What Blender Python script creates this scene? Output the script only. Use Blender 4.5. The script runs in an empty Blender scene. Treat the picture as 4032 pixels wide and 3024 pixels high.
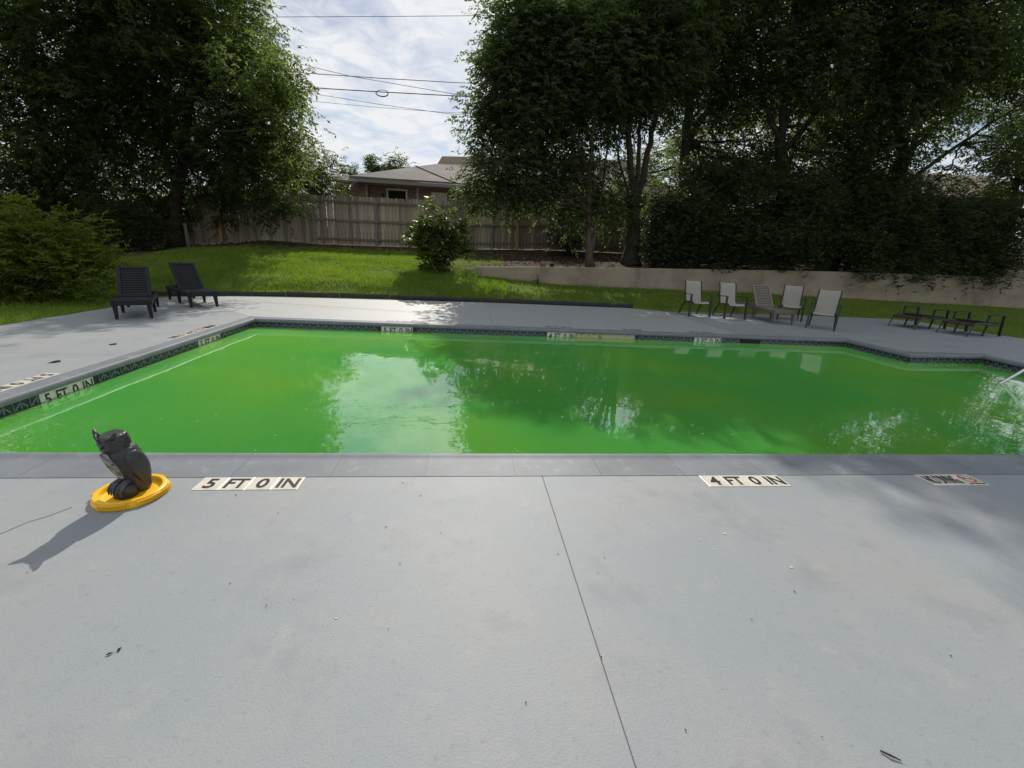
import bpy, bmesh, math, random
import numpy as np
from mathutils import Vector, Matrix
R = math.radians
rnd = random.Random(7)
rng = np.random.default_rng(11)
SC = bpy.context.scene
COL = SC.collection

# ------------------------------------------------------------------ camera, light, exposure
PITCH, ROLL, EYE, FPX = R(17.3), R(3.1), 1.32, 1665.0
fwd = Vector((0, math.cos(PITCH), -math.sin(PITCH)))
r0 = Vector((1, 0, 0)); u0 = r0.cross(fwd)
rgt = math.cos(ROLL) * r0 + math.sin(ROLL) * u0
upv = -math.sin(ROLL) * r0 + math.cos(ROLL) * u0
cam = bpy.data.cameras.new('camera'); camo = bpy.data.objects.new('camera', cam); COL.objects.link(camo)
M = Matrix((rgt, upv, -fwd)).transposed().to_4x4(); M.translation = (0, 0, EYE)
camo.matrix_world = M
cam.sensor_fit = 'HORIZONTAL'; cam.sensor_width = 36; cam.lens = FPX / 4032 * 36
cam.clip_start = 0.05; cam.clip_end = 3000
SC.camera = camo

SUN_EL, SUN_AZ = R(38), R(-4)
sl = bpy.data.lights.new('sun', 'SUN'); sl.energy = 4.2; sl.angle = R(0.53); sl.color = (1, .93, .82)
so = bpy.data.objects.new('sun', sl); COL.objects.link(so)
so.rotation_euler = (SUN_EL - R(90), 0, -SUN_AZ)

W = bpy.data.worlds.new('World'); SC.world = W; W.use_nodes = True
nt = W.node_tree; nt.nodes.clear()
def wn(t, **k):
    n = nt.nodes.new(t)
    for a, b in k.items(): setattr(n, a, b)
    return n
sky = wn('ShaderNodeTexSky', sky_type='NISHITA', sun_disc=False, sun_elevation=SUN_EL, sun_rotation=SUN_AZ,
         altitude=200, air_density=1.0, dust_density=0.6, ozone_density=1.2)
tc = wn('ShaderNodeTexCoord'); sep = wn('ShaderNodeSeparateXYZ'); nt.links.new(tc.outputs['Generated'], sep.inputs[0])
mx = wn('ShaderNodeMath', operation='MAXIMUM'); mx.inputs[1].default_value = 0.0
nt.links.new(sep.outputs[2], mx.inputs[0])
ad = wn('ShaderNodeMath', operation='ADD'); ad.inputs[1].default_value = 0.16; nt.links.new(mx.outputs[0], ad.inputs[0])
dv = []
for i in (0, 1):
    d = wn('ShaderNodeMath', operation='DIVIDE'); nt.links.new(sep.outputs[i], d.inputs[0]); nt.links.new(ad.outputs[0], d.inputs[1]); dv.append(d)
cb = wn('ShaderNodeCombineXYZ'); nt.links.new(dv[0].outputs[0], cb.inputs[0]); nt.links.new(dv[1].outputs[0], cb.inputs[1])
def wnoise(scale, det, rough, dist):
    n = wn('ShaderNodeTexNoise'); n.inputs['Scale'].default_value = scale; n.inputs['Detail'].default_value = det
    n.inputs['Roughness'].default_value = rough; n.inputs['Distortion'].default_value = dist
    nt.links.new(cb.outputs[0], n.inputs['Vector']); return n
n1 = wnoise(1.3, 8, .58, .5); n2 = wnoise(6.5, 8, .62, .8)
ma = wn('ShaderNodeMath', operation='MULTIPLY_ADD'); ma.inputs[1].default_value = .62
nt.links.new(n2.outputs[0], ma.inputs[0]); nt.links.new(n1.outputs[0], ma.inputs[2])
rp = wn('ShaderNodeValToRGB'); rp.color_ramp.elements[0].position = .66; rp.color_ramp.elements[1].position = .90
rp.color_ramp.elements[0].color = (.10, .10, .10, 1); rp.color_ramp.elements[1].color = (1, 1, 1, 1)
nt.links.new(ma.outputs[0], rp.inputs[0])
mix = wn('ShaderNodeMix', data_type='RGBA'); nt.links.new(rp.outputs[0], mix.inputs['Factor'])
nt.links.new(sky.outputs[0], mix.inputs['A'])
mix.inputs['B'].default_value = (10.6, 10.8, 11.1, 1)
bg = wn('ShaderNodeBackground'); bg.inputs[1].default_value = 0.082
nt.links.new(mix.outputs['Result'], bg.inputs[0])
wo = wn('ShaderNodeOutputWorld'); nt.links.new(bg.outputs[0], wo.inputs[0])
W.cycles.sampling_method = 'MANUAL'; W.cycles.sample_map_resolution = 512

SC.view_settings.view_transform = 'Standard'; SC.view_settings.look = 'None'
SC.view_settings.exposure = 0.0; SC.view_settings.gamma = 1; SC.view_settings.use_curve_mapping = False
SC.render.engine = 'CYCLES'
SC.cycles.max_bounces = 6; SC.cycles.diffuse_bounces = 3; SC.cycles.glossy_bounces = 3
SC.cycles.transmission_bounces = 3; SC.cycles.transparent_max_bounces = 6
SC.cycles.use_denoising = True
SC.cycles.sample_clamp_indirect = 6

# ------------------------------------------------------------------ frames
YAW = R(6.54); CY, SY = math.cos(YAW), math.sin(YAW)
def uvw(u, v, z=0.0): return Vector((u * CY - v * SY, u * SY + v * CY, z))     # pool frame -> world
def ray(px, py): return ((px - 2016) / FPX * rgt - (py - 1512) / FPX * upv + fwd)
def at(px, py, Y):
    d = ray(px, py); return Vector((0, 0, EYE)) + d * (Y / d.y)

# ------------------------------------------------------------------ materials
def mat(name, col, rough=.6, spec=.5, metal=0, noise=None, bump=None, trans=None, rand=None, sss=None, coat=0):
    """noise=(scale, col2, lo, hi, detail) mixes a second colour in; bump=(scale, strength, dist); rand = per-object value spread"""
    m = bpy.data.materials.new(name); m.use_nodes = True
    t = m.node_tree; n = t.nodes; L = t.links
    b = n['Principled BSDF']
    b.inputs['Roughness'].default_value = rough; b.inputs['Specular IOR Level'].default_value = spec
    b.inputs['Metallic'].default_value = metal
    if coat: b.inputs['Coat Weight'].default_value = coat; b.inputs['Coat Roughness'].default_value = .25
    c = n.new('ShaderNodeRGB'); c.outputs[0].default_value = (*col, 1); out = c.outputs[0]
    tc = n.new('ShaderNodeTexCoord')
    for k, nz in enumerate(noise if isinstance(noise, list) else ([noise] if noise else [])):
        sc_, c2, lo, hi, det = nz[:5]
        t_ = n.new('ShaderNodeTexNoise'); t_.inputs['Detail'].default_value = det; t_.inputs['Roughness'].default_value = .62
        if isinstance(sc_, tuple):
            mp = n.new('ShaderNodeMapping'); mp.inputs['Scale'].default_value = sc_; L.new(tc.outputs['Object'], mp.inputs[0]); L.new(mp.outputs[0], t_.inputs['Vector']); t_.inputs['Scale'].default_value = 1
        else:
            L.new(tc.outputs['Object'], t_.inputs['Vector']); t_.inputs['Scale'].default_value = sc_
        r_ = n.new('ShaderNodeMapRange'); r_.inputs[1].default_value = lo; r_.inputs[2].default_value = hi; L.new(t_.outputs[0], r_.inputs[0])
        mxn = n.new('ShaderNodeMix'); mxn.data_type = 'RGBA'; L.new(r_.outputs[0], mxn.inputs['Factor']); L.new(out, mxn.inputs['A'])
        mxn.inputs['B'].default_value = (*c2, 1); out = mxn.outputs['Result']
    if rand:
        oi = n.new('ShaderNodeObjectInfo'); r_ = n.new('ShaderNodeMapRange'); r_.inputs[3].default_value = 1 - rand; r_.inputs[4].default_value = 1 + rand
        L.new(oi.outputs['Random'], r_.inputs[0])
        hs = n.new('ShaderNodeHueSaturation'); L.new(r_.outputs[0], hs.inputs['Value']); L.new(out, hs.inputs['Color']); out = hs.outputs[0]
    L.new(out, b.inputs['Base Color'])
    if bump:
        prev = None
        for (sc_, st, di) in (bump if isinstance(bump, list) else [bump]):
            t_ = n.new('ShaderNodeTexNoise'); t_.inputs['Scale'].default_value = sc_; t_.inputs['Detail'].default_value = 4
            L.new(tc.outputs['Object'], t_.inputs['Vector'])
            bn = n.new('ShaderNodeBump'); bn.inputs['Strength'].default_value = st; bn.inputs['Distance'].default_value = di
            L.new(t_.outputs[0], bn.inputs['Height'])
            if prev: L.new(prev.outputs[0], bn.inputs['Normal'])
            prev = bn
        L.new(prev.outputs[0], b.inputs['Normal'])
    if trans:
        tr = n.new('ShaderNodeBsdfTranslucent'); ms = n.new('ShaderNodeMixShader'); ms.inputs[0].default_value = trans[0]
        hm = n.new('ShaderNodeMix'); hm.data_type = 'RGBA'; hm.blend_type = 'MULTIPLY'; hm.inputs['Factor'].default_value = 1
        L.new(out, hm.inputs['A']); hm.inputs['B'].default_value = (*trans[1], 1); L.new(hm.outputs['Result'], tr.inputs['Color'])
        L.new(b.outputs[0], ms.inputs[1]); L.new(tr.outputs[0], ms.inputs[2])
        L.new(ms.outputs[0], n['Material Output'].inputs['Surface'])
    return m

MT = {}
MT['deck'] = mat('painted_concrete', (.250, .276, .296), .62, .45,
                 noise=[(1.1, (.295, .300, .300), .42, .66, 6), (.55, (.262, .270, .272), .54, .74, 5), (2.3, (.215, .238, .256), .54, .70, 6), (7, (.30, .305, .305), .58, .74, 6), (38, (.215, .232, .242), .58, .74, 5), (170, (.15, .16, .165), .60, .80, 3)],
                 bump=[(150, .38, .003), (34, .14, .004)])
MT['deck_far'] = mat('painted_concrete_stained', (.31, .33, .335), .62, 1.0,
                 noise=[((.45, 2.0, 1), (.36, .27, .19), .54, .70, 5), (9, (.208, .226, .240), .52, .74, 5), (150, (.15, .16, .165), .64, .82, 3)],
                 bump=[(140, .45, .004), (34, .25, .006)])
MT['deck_base'] = mat('joint_filler', (.18, .16, .145), .9)
MT['coping'] = mat('painted_coping', (.180, .198, .222), .58, .28, noise=[(11, (.26, .272, .28), .55, .72, 8), (3, (.155, .168, .188), .45, .65, 4)], bump=[(120, .2, .003), (25, .15, .004)], rand=.05)
MT['coping_joint'] = mat('pale_coping_joint', (.27, .275, .275), .9)
MT['crack'] = mat('crack_line', (.16, .15, .14), .9)
MT['white_tile'] = mat('white_tile', (.66, .63, .55), .25, .5, noise=(8, (.5, .47, .40), .5, .75, 4), rand=.03)
MT['worn_tile'] = mat('worn_tile', (.33, .345, .36), .5, .4, noise=(10, (.24, .25, .27), .45, .7, 4))
MT['letter'] = mat('black_letter', (.025, .025, .028), .4)
MT['letter_worn'] = mat('worn_letter', (.07, .075, .085), .6)
MT['red'] = mat('red_print', (.5, .045, .04), .4)
MT['blue_tile'] = mat('blue_waterline_tile', (.016, .028, .052), .25, .5, noise=(30, (.03, .042, .05), .5, .7, 3), rand=.2)
MT['tile_line'] = mat('pale_tile_pattern', (.17, .18, .175), .3, .5, noise=(12, (.07, .08, .08), .42, .68, 4))
MT['mortar'] = mat('yellowed_mortar', (.50, .43, .27), .9, .2, noise=[(9, (.20, .13, .06), .55, .68, 6)], bump=(20, .8, .02))
MT['grout'] = mat('dark_grout', (.035, .04, .042), .8)
MT['dark'] = mat('painted_recess_shade', (.01, .01, .01), .8)
MT['plaster'] = mat('algae_plaster', (.11, .20, .07), .8, .2, noise=(1.5, (.16, .26, .08), .45, .65, 4))
MT['step'] = mat('pale_step_plaster', (.42, .48, .30), .8, .2, noise=(2.5, (.30, .38, .20), .45, .65, 4))
MT['step_edge'] = mat('step_edge_trim', (.025, .05, .022), .7, .2)
MT['black_plastic'] = mat('black_resin', (.009, .010, .014), .5, .3, bump=(60, .1, .003))
MT['black_rubber'] = mat('black_edging_plastic', (.02, .02, .022), .45, .5, noise=(6, (.06, .055, .05), .55, .75, 4))
MT['taupe'] = mat('taupe_resin', (.155, .125, .108), .45, .5, noise=(5, (.18, .15, .13), .45, .65, 4))
MT['sling'] = mat('beige_sling_mesh', (.50, .47, .42), .75, .2, noise=((260, 260, 260), (.38, .355, .32), .45, .6, 2), trans=(.28, (1, .97, .9)))
MT['sling_brown'] = mat('brown_sling_mesh', (.075, .06, .05), .75, .2, noise=((260, 260, 260), (.05, .04, .035), .45, .6, 2), trans=(.2, (1, .9, .8)))
MT['frame'] = mat('dark_powdercoat', (.022, .019, .018), .35, .5)
MT['owl'] = mat('dark_owl_plastic', (.030, .032, .036), .36, .5, noise=[(30, (.05, .05, .052), .5, .7, 5)], bump=[(70, .55, .008), (220, .3, .003)])
MT['owl_white'] = mat('pale_owl_paint', (.30, .30, .26), .5, .4, noise=[(45, (.05, .05, .05), .42, .62, 5)], bump=(70, .5, .006))
MT['owl_grey'] = mat('grey_owl_paint', (.09, .095, .1), .5, .4, noise=[(60, (.03, .03, .032), .42, .62, 5)], bump=(80, .5, .006))
MT['owl_eye'] = mat('owl_eye_gloss', (.012, .011, .01), .15, .5)
MT['yellow'] = mat('yellow_plastic', (.86, .50, .012), .38, .5, noise=(9, (.74, .39, .012), .5, .75, 4), bump=(90, .06, .002))
MT['chrome'] = mat('stainless_steel', (.62, .62, .60), .22, .5, metal=1)
MT['picket'] = mat('weathered_cedar', (.40, .325, .245), .85, .2, noise=[((34, 34, 1.4), (.12, .10, .08), .46, .64, 7), ((9, 9, .8), (.44, .385, .32), .54, .76, 5)], rand=.38)
MT['rail'] = mat('weathered_rail', (.21, .175, .14), .85, .2, noise=[((2, 30, 30), (.13, .105, .085), .45, .65, 5)], rand=.15)
MT['galv'] = mat('galvanised_pipe', (.22, .23, .235), .5, .5, metal=.3)
MT['lumber'] = mat('new_pine_lumber', (.42, .27, .10), .7, .3, noise=[((40, 40, 2), (.30, .17, .06), .45, .68, 5)])
MT['old_lumber'] = mat('grey_old_lumber', (.17, .15, .125), .8, .3, noise=[((40, 40, 2), (.09, .08, .065), .45, .68, 5)])
MT['stucco'] = mat('beige_stucco', (.33, .275, .205), .9, .2, noise=[((.9, .9, 1.2), (.215, .165, .115), .45, .66, 6), ((2.6, 2.6, .5), (.16, .13, .1), .60, .76, 5), (25, (.30, .26, .20), .5, .7, 4)], bump=[(60, .5, .006)])  # brown staining deepened to stand in for shade on the wall
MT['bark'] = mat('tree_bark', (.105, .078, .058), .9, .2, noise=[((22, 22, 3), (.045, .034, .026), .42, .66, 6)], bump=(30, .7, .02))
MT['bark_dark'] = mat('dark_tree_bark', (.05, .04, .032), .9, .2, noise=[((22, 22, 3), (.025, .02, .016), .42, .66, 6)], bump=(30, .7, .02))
def leafmat(name, c1, c2, c3, tr=.5, tcol=(2.0, 2.2, 1.0), rough=.5):
    return mat(name, c1, rough, .18, noise=[(.55, c2, .40, .66, 3), (2.6, c3, .52, .72, 3)], trans=(tr, tcol))
MT['leaf_left'] = leafmat('ash_leaf', (.056, .072, .032), (.040, .057, .026), (.078, .092, .034), .58, (2.9, 3.2, 1.3))
MT['leaf_right'] = leafmat('elm_leaf', (.058, .074, .038), (.042, .058, .031), (.078, .090, .040), .55, (2.7, 3.0, 1.4))
MT['leaf_hedge'] = leafmat('hedge_leaf', (.050, .066, .034), (.036, .050, .026), (.080, .096, .030), .35, (1.7, 1.9, .8), .4)
MT['leaf_bush'] = leafmat('broad_bush_leaf', (.070, .096, .026), (.050, .078, .022), (.105, .125, .032), .42, (2.0, 2.1, .8), .42)
MT['leaf_lime'] = leafmat('lime_leaf', (.100, .135, .022), (.070, .105, .022), (.155, .170, .022), .5, (2.0, 2.0, .7))
MT['leaf_dark'] = leafmat('juniper_leaf', (.016, .026, .015), (.012, .020, .012), (.024, .034, .016), .15, (1.5, 1.7, .9), .6)
MT['grass'] = leafmat('grass_blade', (.135, .212, .038), (.190, .245, .044), (.090, .155, .030), .5, (1.8, 2.0, .8), .6)
MT['litter'] = mat('dry_leaf_litter', (.13, .085, .05), .9, .1, rand=0, noise=[(3, (.07, .048, .03), .45, .62, 3), (7, (.22, .17, .11), .58, .7, 2)])
MT['debris'] = mat('dark_debris', (.05, .035, .025), .9, .1, noise=(9, (.02, .016, .013), .45, .6, 2))
MT['chip'] = mat('paint_chip', (.50, .50, .48), .8, .1)
MT['float'] = mat('floating_debris', (.30, .33, .12), .7, .2, noise=(3, (.45, .45, .30), .5, .6, 2))
MT['brick'] = None
MT['shingle'] = mat('grey_shingle', (.152, .142, .136), .9, .2, noise=[((3, 9, 9), (.155, .14, .13), .42, .6, 5), (.5, (.235, .21, .19), .5, .7, 3)], bump=(40, .3, .01))
MT['shingle_tan'] = mat('tan_shingle', (.30, .245, .19), .9, .2, noise=[((3, 9, 9), (.23, .185, .145), .42, .6, 5)])
MT['trim'] = mat('taupe_trim', (.26, .25, .24), .7, .3)
MT['fascia'] = mat('beige_fascia', (.26, .24, .21), .7, .3)
MT['white_trim'] = mat('white_trim', (.80, .80, .78), .5, .4)
MT['blind'] = mat('white_blind', (.78, .78, .76), .6, .3, noise=((.1, .1, 60), (.62, .63, .62), .45, .55, 1))
MT['glass'] = mat('dark_window_glass', (.018, .016, .02), .08, .5)
MT['terracotta'] = mat('terracotta', (.27, .11, .075), .8, .2, noise=(20, (.22, .09, .065), .45, .65, 4))
MT['cable'] = mat('black_cable', (.02, .02, .022), .6)
def brickmat():
    m = bpy.data.materials.new('brown_brick'); m.use_nodes = True; n = m.node_tree.nodes; L = m.node_tree.links; b = n['Principled BSDF']
    t = n.new('ShaderNodeTexCoord'); mp = n.new('ShaderNodeMapping'); mp.inputs['Rotation'].default_value = (R(90), 0, 0)
    L.new(t.outputs['Object'], mp.inputs[0])
    k = n.new('ShaderNodeTexBrick'); k.inputs['Scale'].default_value = 1; k.inputs['Brick Width'].default_value = .22; k.inputs['Row Height'].default_value = .075
    k.inputs['Mortar Size'].default_value = .008; k.inputs['Color1'].default_value = (.20, .14, .10, 1); k.inputs['Color2'].default_value = (.34, .27, .215, 1)
    k.inputs['Mortar'].default_value = (.24, .22, .20, 1); L.new(mp.outputs[0], k.inputs['Vector']); L.new(k.outputs[0], b.inputs['Base Color'])
    b.inputs['Roughness'].default_value = .9
    return m
MT['brick'] = brickmat()

def groundmat():
    m = bpy.data.materials.new('lawn_and_soil'); m.use_nodes = True; n = m.node_tree.nodes; L = m.node_tree.links; b = n['Principled BSDF']
    b.inputs['Roughness'].default_value = .95; b.inputs['Specular IOR Level'].default_value = .15
    a = n.new('ShaderNodeAttribute'); a.attribute_name = 'soil'
    t = n.new('ShaderNodeTexCoord')
    def nz(s, d):
        q = n.new('ShaderNodeTexNoise'); q.inputs['Scale'].default_value = s; q.inputs['Detail'].default_value = d; L.new(t.outputs['Object'], q.inputs['Vector']); return q
    def mixc(f, A, B):
        q = n.new('ShaderNodeMix'); q.data_type = 'RGBA'; L.new(f, q.inputs['Factor'])
        for s, v in (('A', A), ('B', B)):
            if isinstance(v, tuple): q.inputs[s].default_value = (*v, 1)
            else: L.new(v, q.inputs[s])
        return q.outputs['Result']
    def ramp(src, lo, hi):
        q = n.new('ShaderNodeMapRange'); q.inputs[1].default_value = lo; q.inputs[2].default_value = hi; L.new(src, q.inputs[0]); return q.outputs[0]
    g_ = mixc(ramp(nz(1.3, 5).outputs[0], .4, .65), (.075, .115, .020), (.115, .150, .026))
    s_ = mixc(ramp(nz(9, 6).outputs[0], .42, .62), (.075, .052, .034), (.032, .026, .017))
    ad = n.new('ShaderNodeMath'); ad.operation = 'MULTIPLY_ADD'; ad.inputs[1].default_value = .9
    L.new(nz(2.2, 5).outputs[0], ad.inputs[0]); L.new(a.outputs['Fac'], ad.inputs[2])
    L.new(mixc(ramp(ad.outputs[0], .80, 1.0), g_, s_), b.inputs['Base Color'])
    bn = n.new('ShaderNodeBump'); bn.inputs['Strength'].default_value = .6; bn.inputs['Distance'].default_value = .03; L.new(nz(18, 5).outputs[0], bn.inputs['Height']); L.new(bn.outputs[0], b.inputs['Normal'])
    return m
MT['ground'] = groundmat()

def watermat():
    m = bpy.data.materials.new('green_pool_water'); m.use_nodes = True; n = m.node_tree.nodes; L = m.node_tree.links
    b = n['Principled BSDF']; out = n['Material Output']
    t = n.new('ShaderNodeTexCoord')
    q = n.new('ShaderNodeTexNoise'); q.inputs['Scale'].default_value = .55; q.inputs['Detail'].default_value = 2; L.new(t.outputs['Object'], q.inputs['Vector'])
    mr = n.new('ShaderNodeMapRange'); mr.inputs[1].default_value = .42; mr.inputs[2].default_value = .64; L.new(q.outputs[0], mr.inputs[0])
    mc = n.new('ShaderNodeMix'); mc.data_type = 'RGBA'; L.new(mr.outputs[0], mc.inputs['Factor'])
    mc.inputs['A'].default_value = (.044, .200, .034, 1); mc.inputs['B'].default_value = (.072, .216, .027, 1)
    L.new(mc.outputs['Result'], b.inputs['Base Color'])
    b.inputs['Roughness'].default_value = .6; b.inputs['Specular IOR Level'].default_value = 0
    b.inputs['Subsurface Weight'].default_value = 1; b.inputs['Subsurface Radius'].default_value = (.25, .55, .15); b.inputs['Subsurface Scale'].default_value = .55
    tr = n.new('ShaderNodeBsdfTransparent'); tr.inputs[0].default_value = (.34, .78, .30, 1)
    ms = n.new('ShaderNodeMixShader'); sx_ = n.new('ShaderNodeSeparateXYZ'); L.new(t.outputs['Object'], sx_.inputs[0])
    dp = n.new('ShaderNodeMapRange'); dp.inputs[1].default_value = 7.3; dp.inputs[2].default_value = 8.7; dp.inputs[3].default_value = .86; dp.inputs[4].default_value = .46   # murk over the shallow steps hides less
    L.new(sx_.outputs[0], dp.inputs[0]); L.new(dp.outputs[0], ms.inputs[0]); L.new(tr.outputs[0], ms.inputs[1]); L.new(b.outputs[0], ms.inputs[2])
    # ripples
    w1 = n.new('ShaderNodeTexNoise'); w1.inputs['Scale'].default_value = 5.0; w1.inputs['Detail'].default_value = 2; w1.inputs['Distortion'].default_value = .6
    w2 = n.new('ShaderNodeTexNoise'); w2.inputs['Scale'].default_value = 1.1; w2.inputs['Detail'].default_value = 1
    L.new(t.outputs['Object'], w1.inputs['Vector']); L.new(t.outputs['Object'], w2.inputs['Vector'])
    b1 = n.new('ShaderNodeBump'); b1.inputs['Strength'].default_value = .045; b1.inputs['Distance'].default_value = .02; L.new(w1.outputs[0], b1.inputs['Height'])
    b2 = n.new('ShaderNodeBump'); b2.inputs['Strength'].default_value = .06; b2.inputs['Distance'].default_value = .08; L.new(w2.outputs[0], b2.inputs['Height']); L.new(b1.outputs[0], b2.inputs['Normal'])
    gl = n.new('ShaderNodeBsdfGlossy'); gl.inputs['Roughness'].default_value = .004; L.new(b2.outputs[0], gl.inputs['Normal'])
    fr = n.new('ShaderNodeFresnel'); fr.inputs['IOR'].default_value = 2.6; L.new(b2.outputs[0], fr.inputs['Normal'])
    L.new(fr.outputs[0], gl.inputs['Color'])
    m2 = n.new('ShaderNodeAddShader'); L.new(ms.outputs[0], m2.inputs[0]); L.new(gl.outputs[0], m2.inputs[1])
    L.new(m2.outputs[0], out.inputs['Surface'])
    return m
MT['water'] = watermat()

# ------------------------------------------------------------------ object helpers
def tag(o, label=None, cat=None, group=None, kind=None):
    if label: o['label'] = label
    if cat: o['category'] = cat
    if group: o['group'] = group
    if kind: o['kind'] = kind
    return o
def empty(name, loc=(0, 0, 0), rz=0, **k):
    o = bpy.data.objects.new(name, None); COL.objects.link(o); o.location = loc; o.rotation_euler.z = rz
    o.empty_display_size = .1
    return tag(o, **k)
def link(name, me, parent=None, loc=None, rot=None, **k):
    o = bpy.data.objects.new(name, me); COL.objects.link(o)
    if parent: o.parent = parent
    if loc is not None: o.location = loc
    if rot is not None: o.rotation_euler = rot
    return tag(o, **k)
class MB:
    def __init__(s): s.v = []; s.f = []; s.mi = []
    def add(s, vs, fs, mi=0):
        b = len(s.v); s.v += [tuple(p) for p in vs]; s.f += [tuple(i + b for i in f) for f in fs]; s.mi += [mi] * len(fs); return s
    def box(s, lo, hi, mi=0, T=None):
        x0, y0, z0 = lo; x1, y1, z1 = hi
        vs = [Vector(p) for p in ((x0, y0, z0), (x1, y0, z0), (x1, y1, z0), (x0, y1, z0), (x0, y0, z1), (x1, y0, z1), (x1, y1, z1), (x0, y1, z1))]
        if T is not None: vs = [T @ p for p in vs]
        return s.add(vs, [(3, 2, 1, 0), (4, 5, 6, 7), (0, 1, 5, 4), (1, 2, 6, 5), (2, 3, 7, 6), (3, 0, 4, 7)], mi)
    def bar(s, a, b, w, h, mi=0, up=(0, 0, 1), w2=None, h2=None):
        a = Vector(a); b = Vector(b); d = (b - a).normalized(); up = Vector(up)
        if abs(d.dot(up)) > .98: up = Vector((0, 1, 0))
        sd = d.cross(up).normalized(); u_ = sd.cross(d)
        vs = []
        for p, ww, hh in ((a, w, h), (b, w2 or w, h2 or h)):
            vs += [p - sd * ww / 2 - u_ * hh / 2, p + sd * ww / 2 - u_ * hh / 2, p + sd * ww / 2 + u_ * hh / 2, p - sd * ww / 2 + u_ * hh / 2]
        return s.add(vs, [(3, 2, 1, 0), (4, 5, 6, 7), (0, 1, 5, 4), (1, 2, 6, 5), (2, 3, 7, 6), (3, 0, 4, 7)], mi)
    def tube(s, pts, rad, seg=8, mi=0, cap=True):
        pts = [Vector(p) for p in pts]; n = len(pts)
        rad = rad if isinstance(rad, (list, tuple)) else [rad] * n
        prev = None; vs = []
        for i, p in enumerate(pts):
            d = (pts[min(i + 1, n - 1)] - pts[max(i - 1, 0)]).normalized()
            a = prev if prev else (Vector((0, 0, 1)) if abs(d.z) < .9 else Vector((1, 0, 0)))
            x = (a - d * a.dot(d)).normalized(); y = d.cross(x); prev = x
            for k in range(seg):
                t = 2 * math.pi * k / seg; vs.append(p + (x * math.cos(t) + y * math.sin(t)) * rad[i])
        fs = [(i * seg + k, i * seg + (k + 1) % seg, (i + 1) * seg + (k + 1) % seg, (i + 1) * seg + k) for i in range(n - 1) for k in range(seg)]
        if cap: fs += [tuple(range(seg))[::-1], tuple((n - 1) * seg + k for k in range(seg))]
        return s.add(vs, fs, mi)
    def loft(s, rings, mi=0, cap=True, close=True):
        n = len(rings[0]); vs = [p for r in rings for p in r]
        m = n if close else n - 1
        fs = [(i * n + k, i * n + (k + 1) % n, (i + 1) * n + (k + 1) % n, (i + 1) * n + k) for i in range(len(rings) - 1) for k in range(m)]
        if cap and close: fs += [tuple(range(n))[::-1], tuple((len(rings) - 1) * n + k for k in range(n))]
        return s.add(vs, fs, mi)
    def mesh(s, name, mats, smooth=False, bevel=0):
        me = bpy.data.meshes.new(name); me.from_pydata(s.v, [], s.f)
        for m in (mats if isinstance(mats, (list, tuple)) else [mats]): me.materials.append(m)
        me.polygons.foreach_set('material_index', s.mi)
        bm = bmesh.new(); bm.from_mesh(me); bmesh.ops.recalc_face_normals(bm, faces=bm.faces)
        if bevel:
            bmesh.ops.bevel(bm, geom=[e for e in bm.edges if len(e.link_faces) == 2 and e.calc_face_angle(0) > .6], offset=bevel, segments=2, affect='EDGES', profile=.5)
        bm.to_mesh(me); bm.free()
        if smooth:
            me.polygons.foreach_set('use_smooth', [True] * len(me.polygons))
            if smooth != 'all': me.set_sharp_from_angle(angle=R(40))
        me.update(); return me
    def build(s, name, mats, parent=None, smooth=False, bevel=0, loc=None, rot=None, **k):
        return link(name, s.mesh(name, mats, smooth, bevel), parent, loc, rot, **k)

def text_mesh(txt, size, material, sx=1.0, bold=.012, ext=.0008):
    cu = bpy.data.curves.new('lettering', 'FONT'); cu.body = txt; cu.size = size; cu.offset = bold * size; cu.extrude = ext
    cu.align_x = 'CENTER'; cu.align_y = 'CENTER'; cu.resolution_u = 4
    o = bpy.data.objects.new('lettering', cu); COL.objects.link(o)
    bpy.context.view_layer.update()
    me = bpy.data.meshes.new_from_object(o.evaluated_get(bpy.context.evaluated_depsgraph_get()))
    bpy.data.objects.remove(o); bpy.data.curves.remove(cu)
    xs = [v.co.x for v in me.vertices]; ys = [v.co.y for v in me.vertices]
    cx, cy = (min(xs) + max(xs)) / 2, (min(ys) + max(ys)) / 2
    for v in me.vertices: v.co.x = (v.co.x - cx) * sx; v.co.y -= cy
    me.materials.clear(); me.materials.append(material)
    me['w'] = (max(xs) - min(xs)) * sx; me['h'] = max(ys) - min(ys)
    return me

def np_mesh(name, verts, faces, material, quads=True):
    me = bpy.data.meshes.new(name); nv = len(verts); k = faces.shape[1]; nf = len(faces)
    me.vertices.add(nv); me.vertices.foreach_set('co', verts.astype(np.float32).ravel())
    me.loops.add(nf * k); me.loops.foreach_set('vertex_index', faces.astype(np.int32).ravel())
    me.polygons.add(nf); me.polygons.foreach_set('loop_start', np.arange(nf, dtype=np.int32) * k)
    me.materials.append(material); me.update(calc_edges=True); return me

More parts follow.
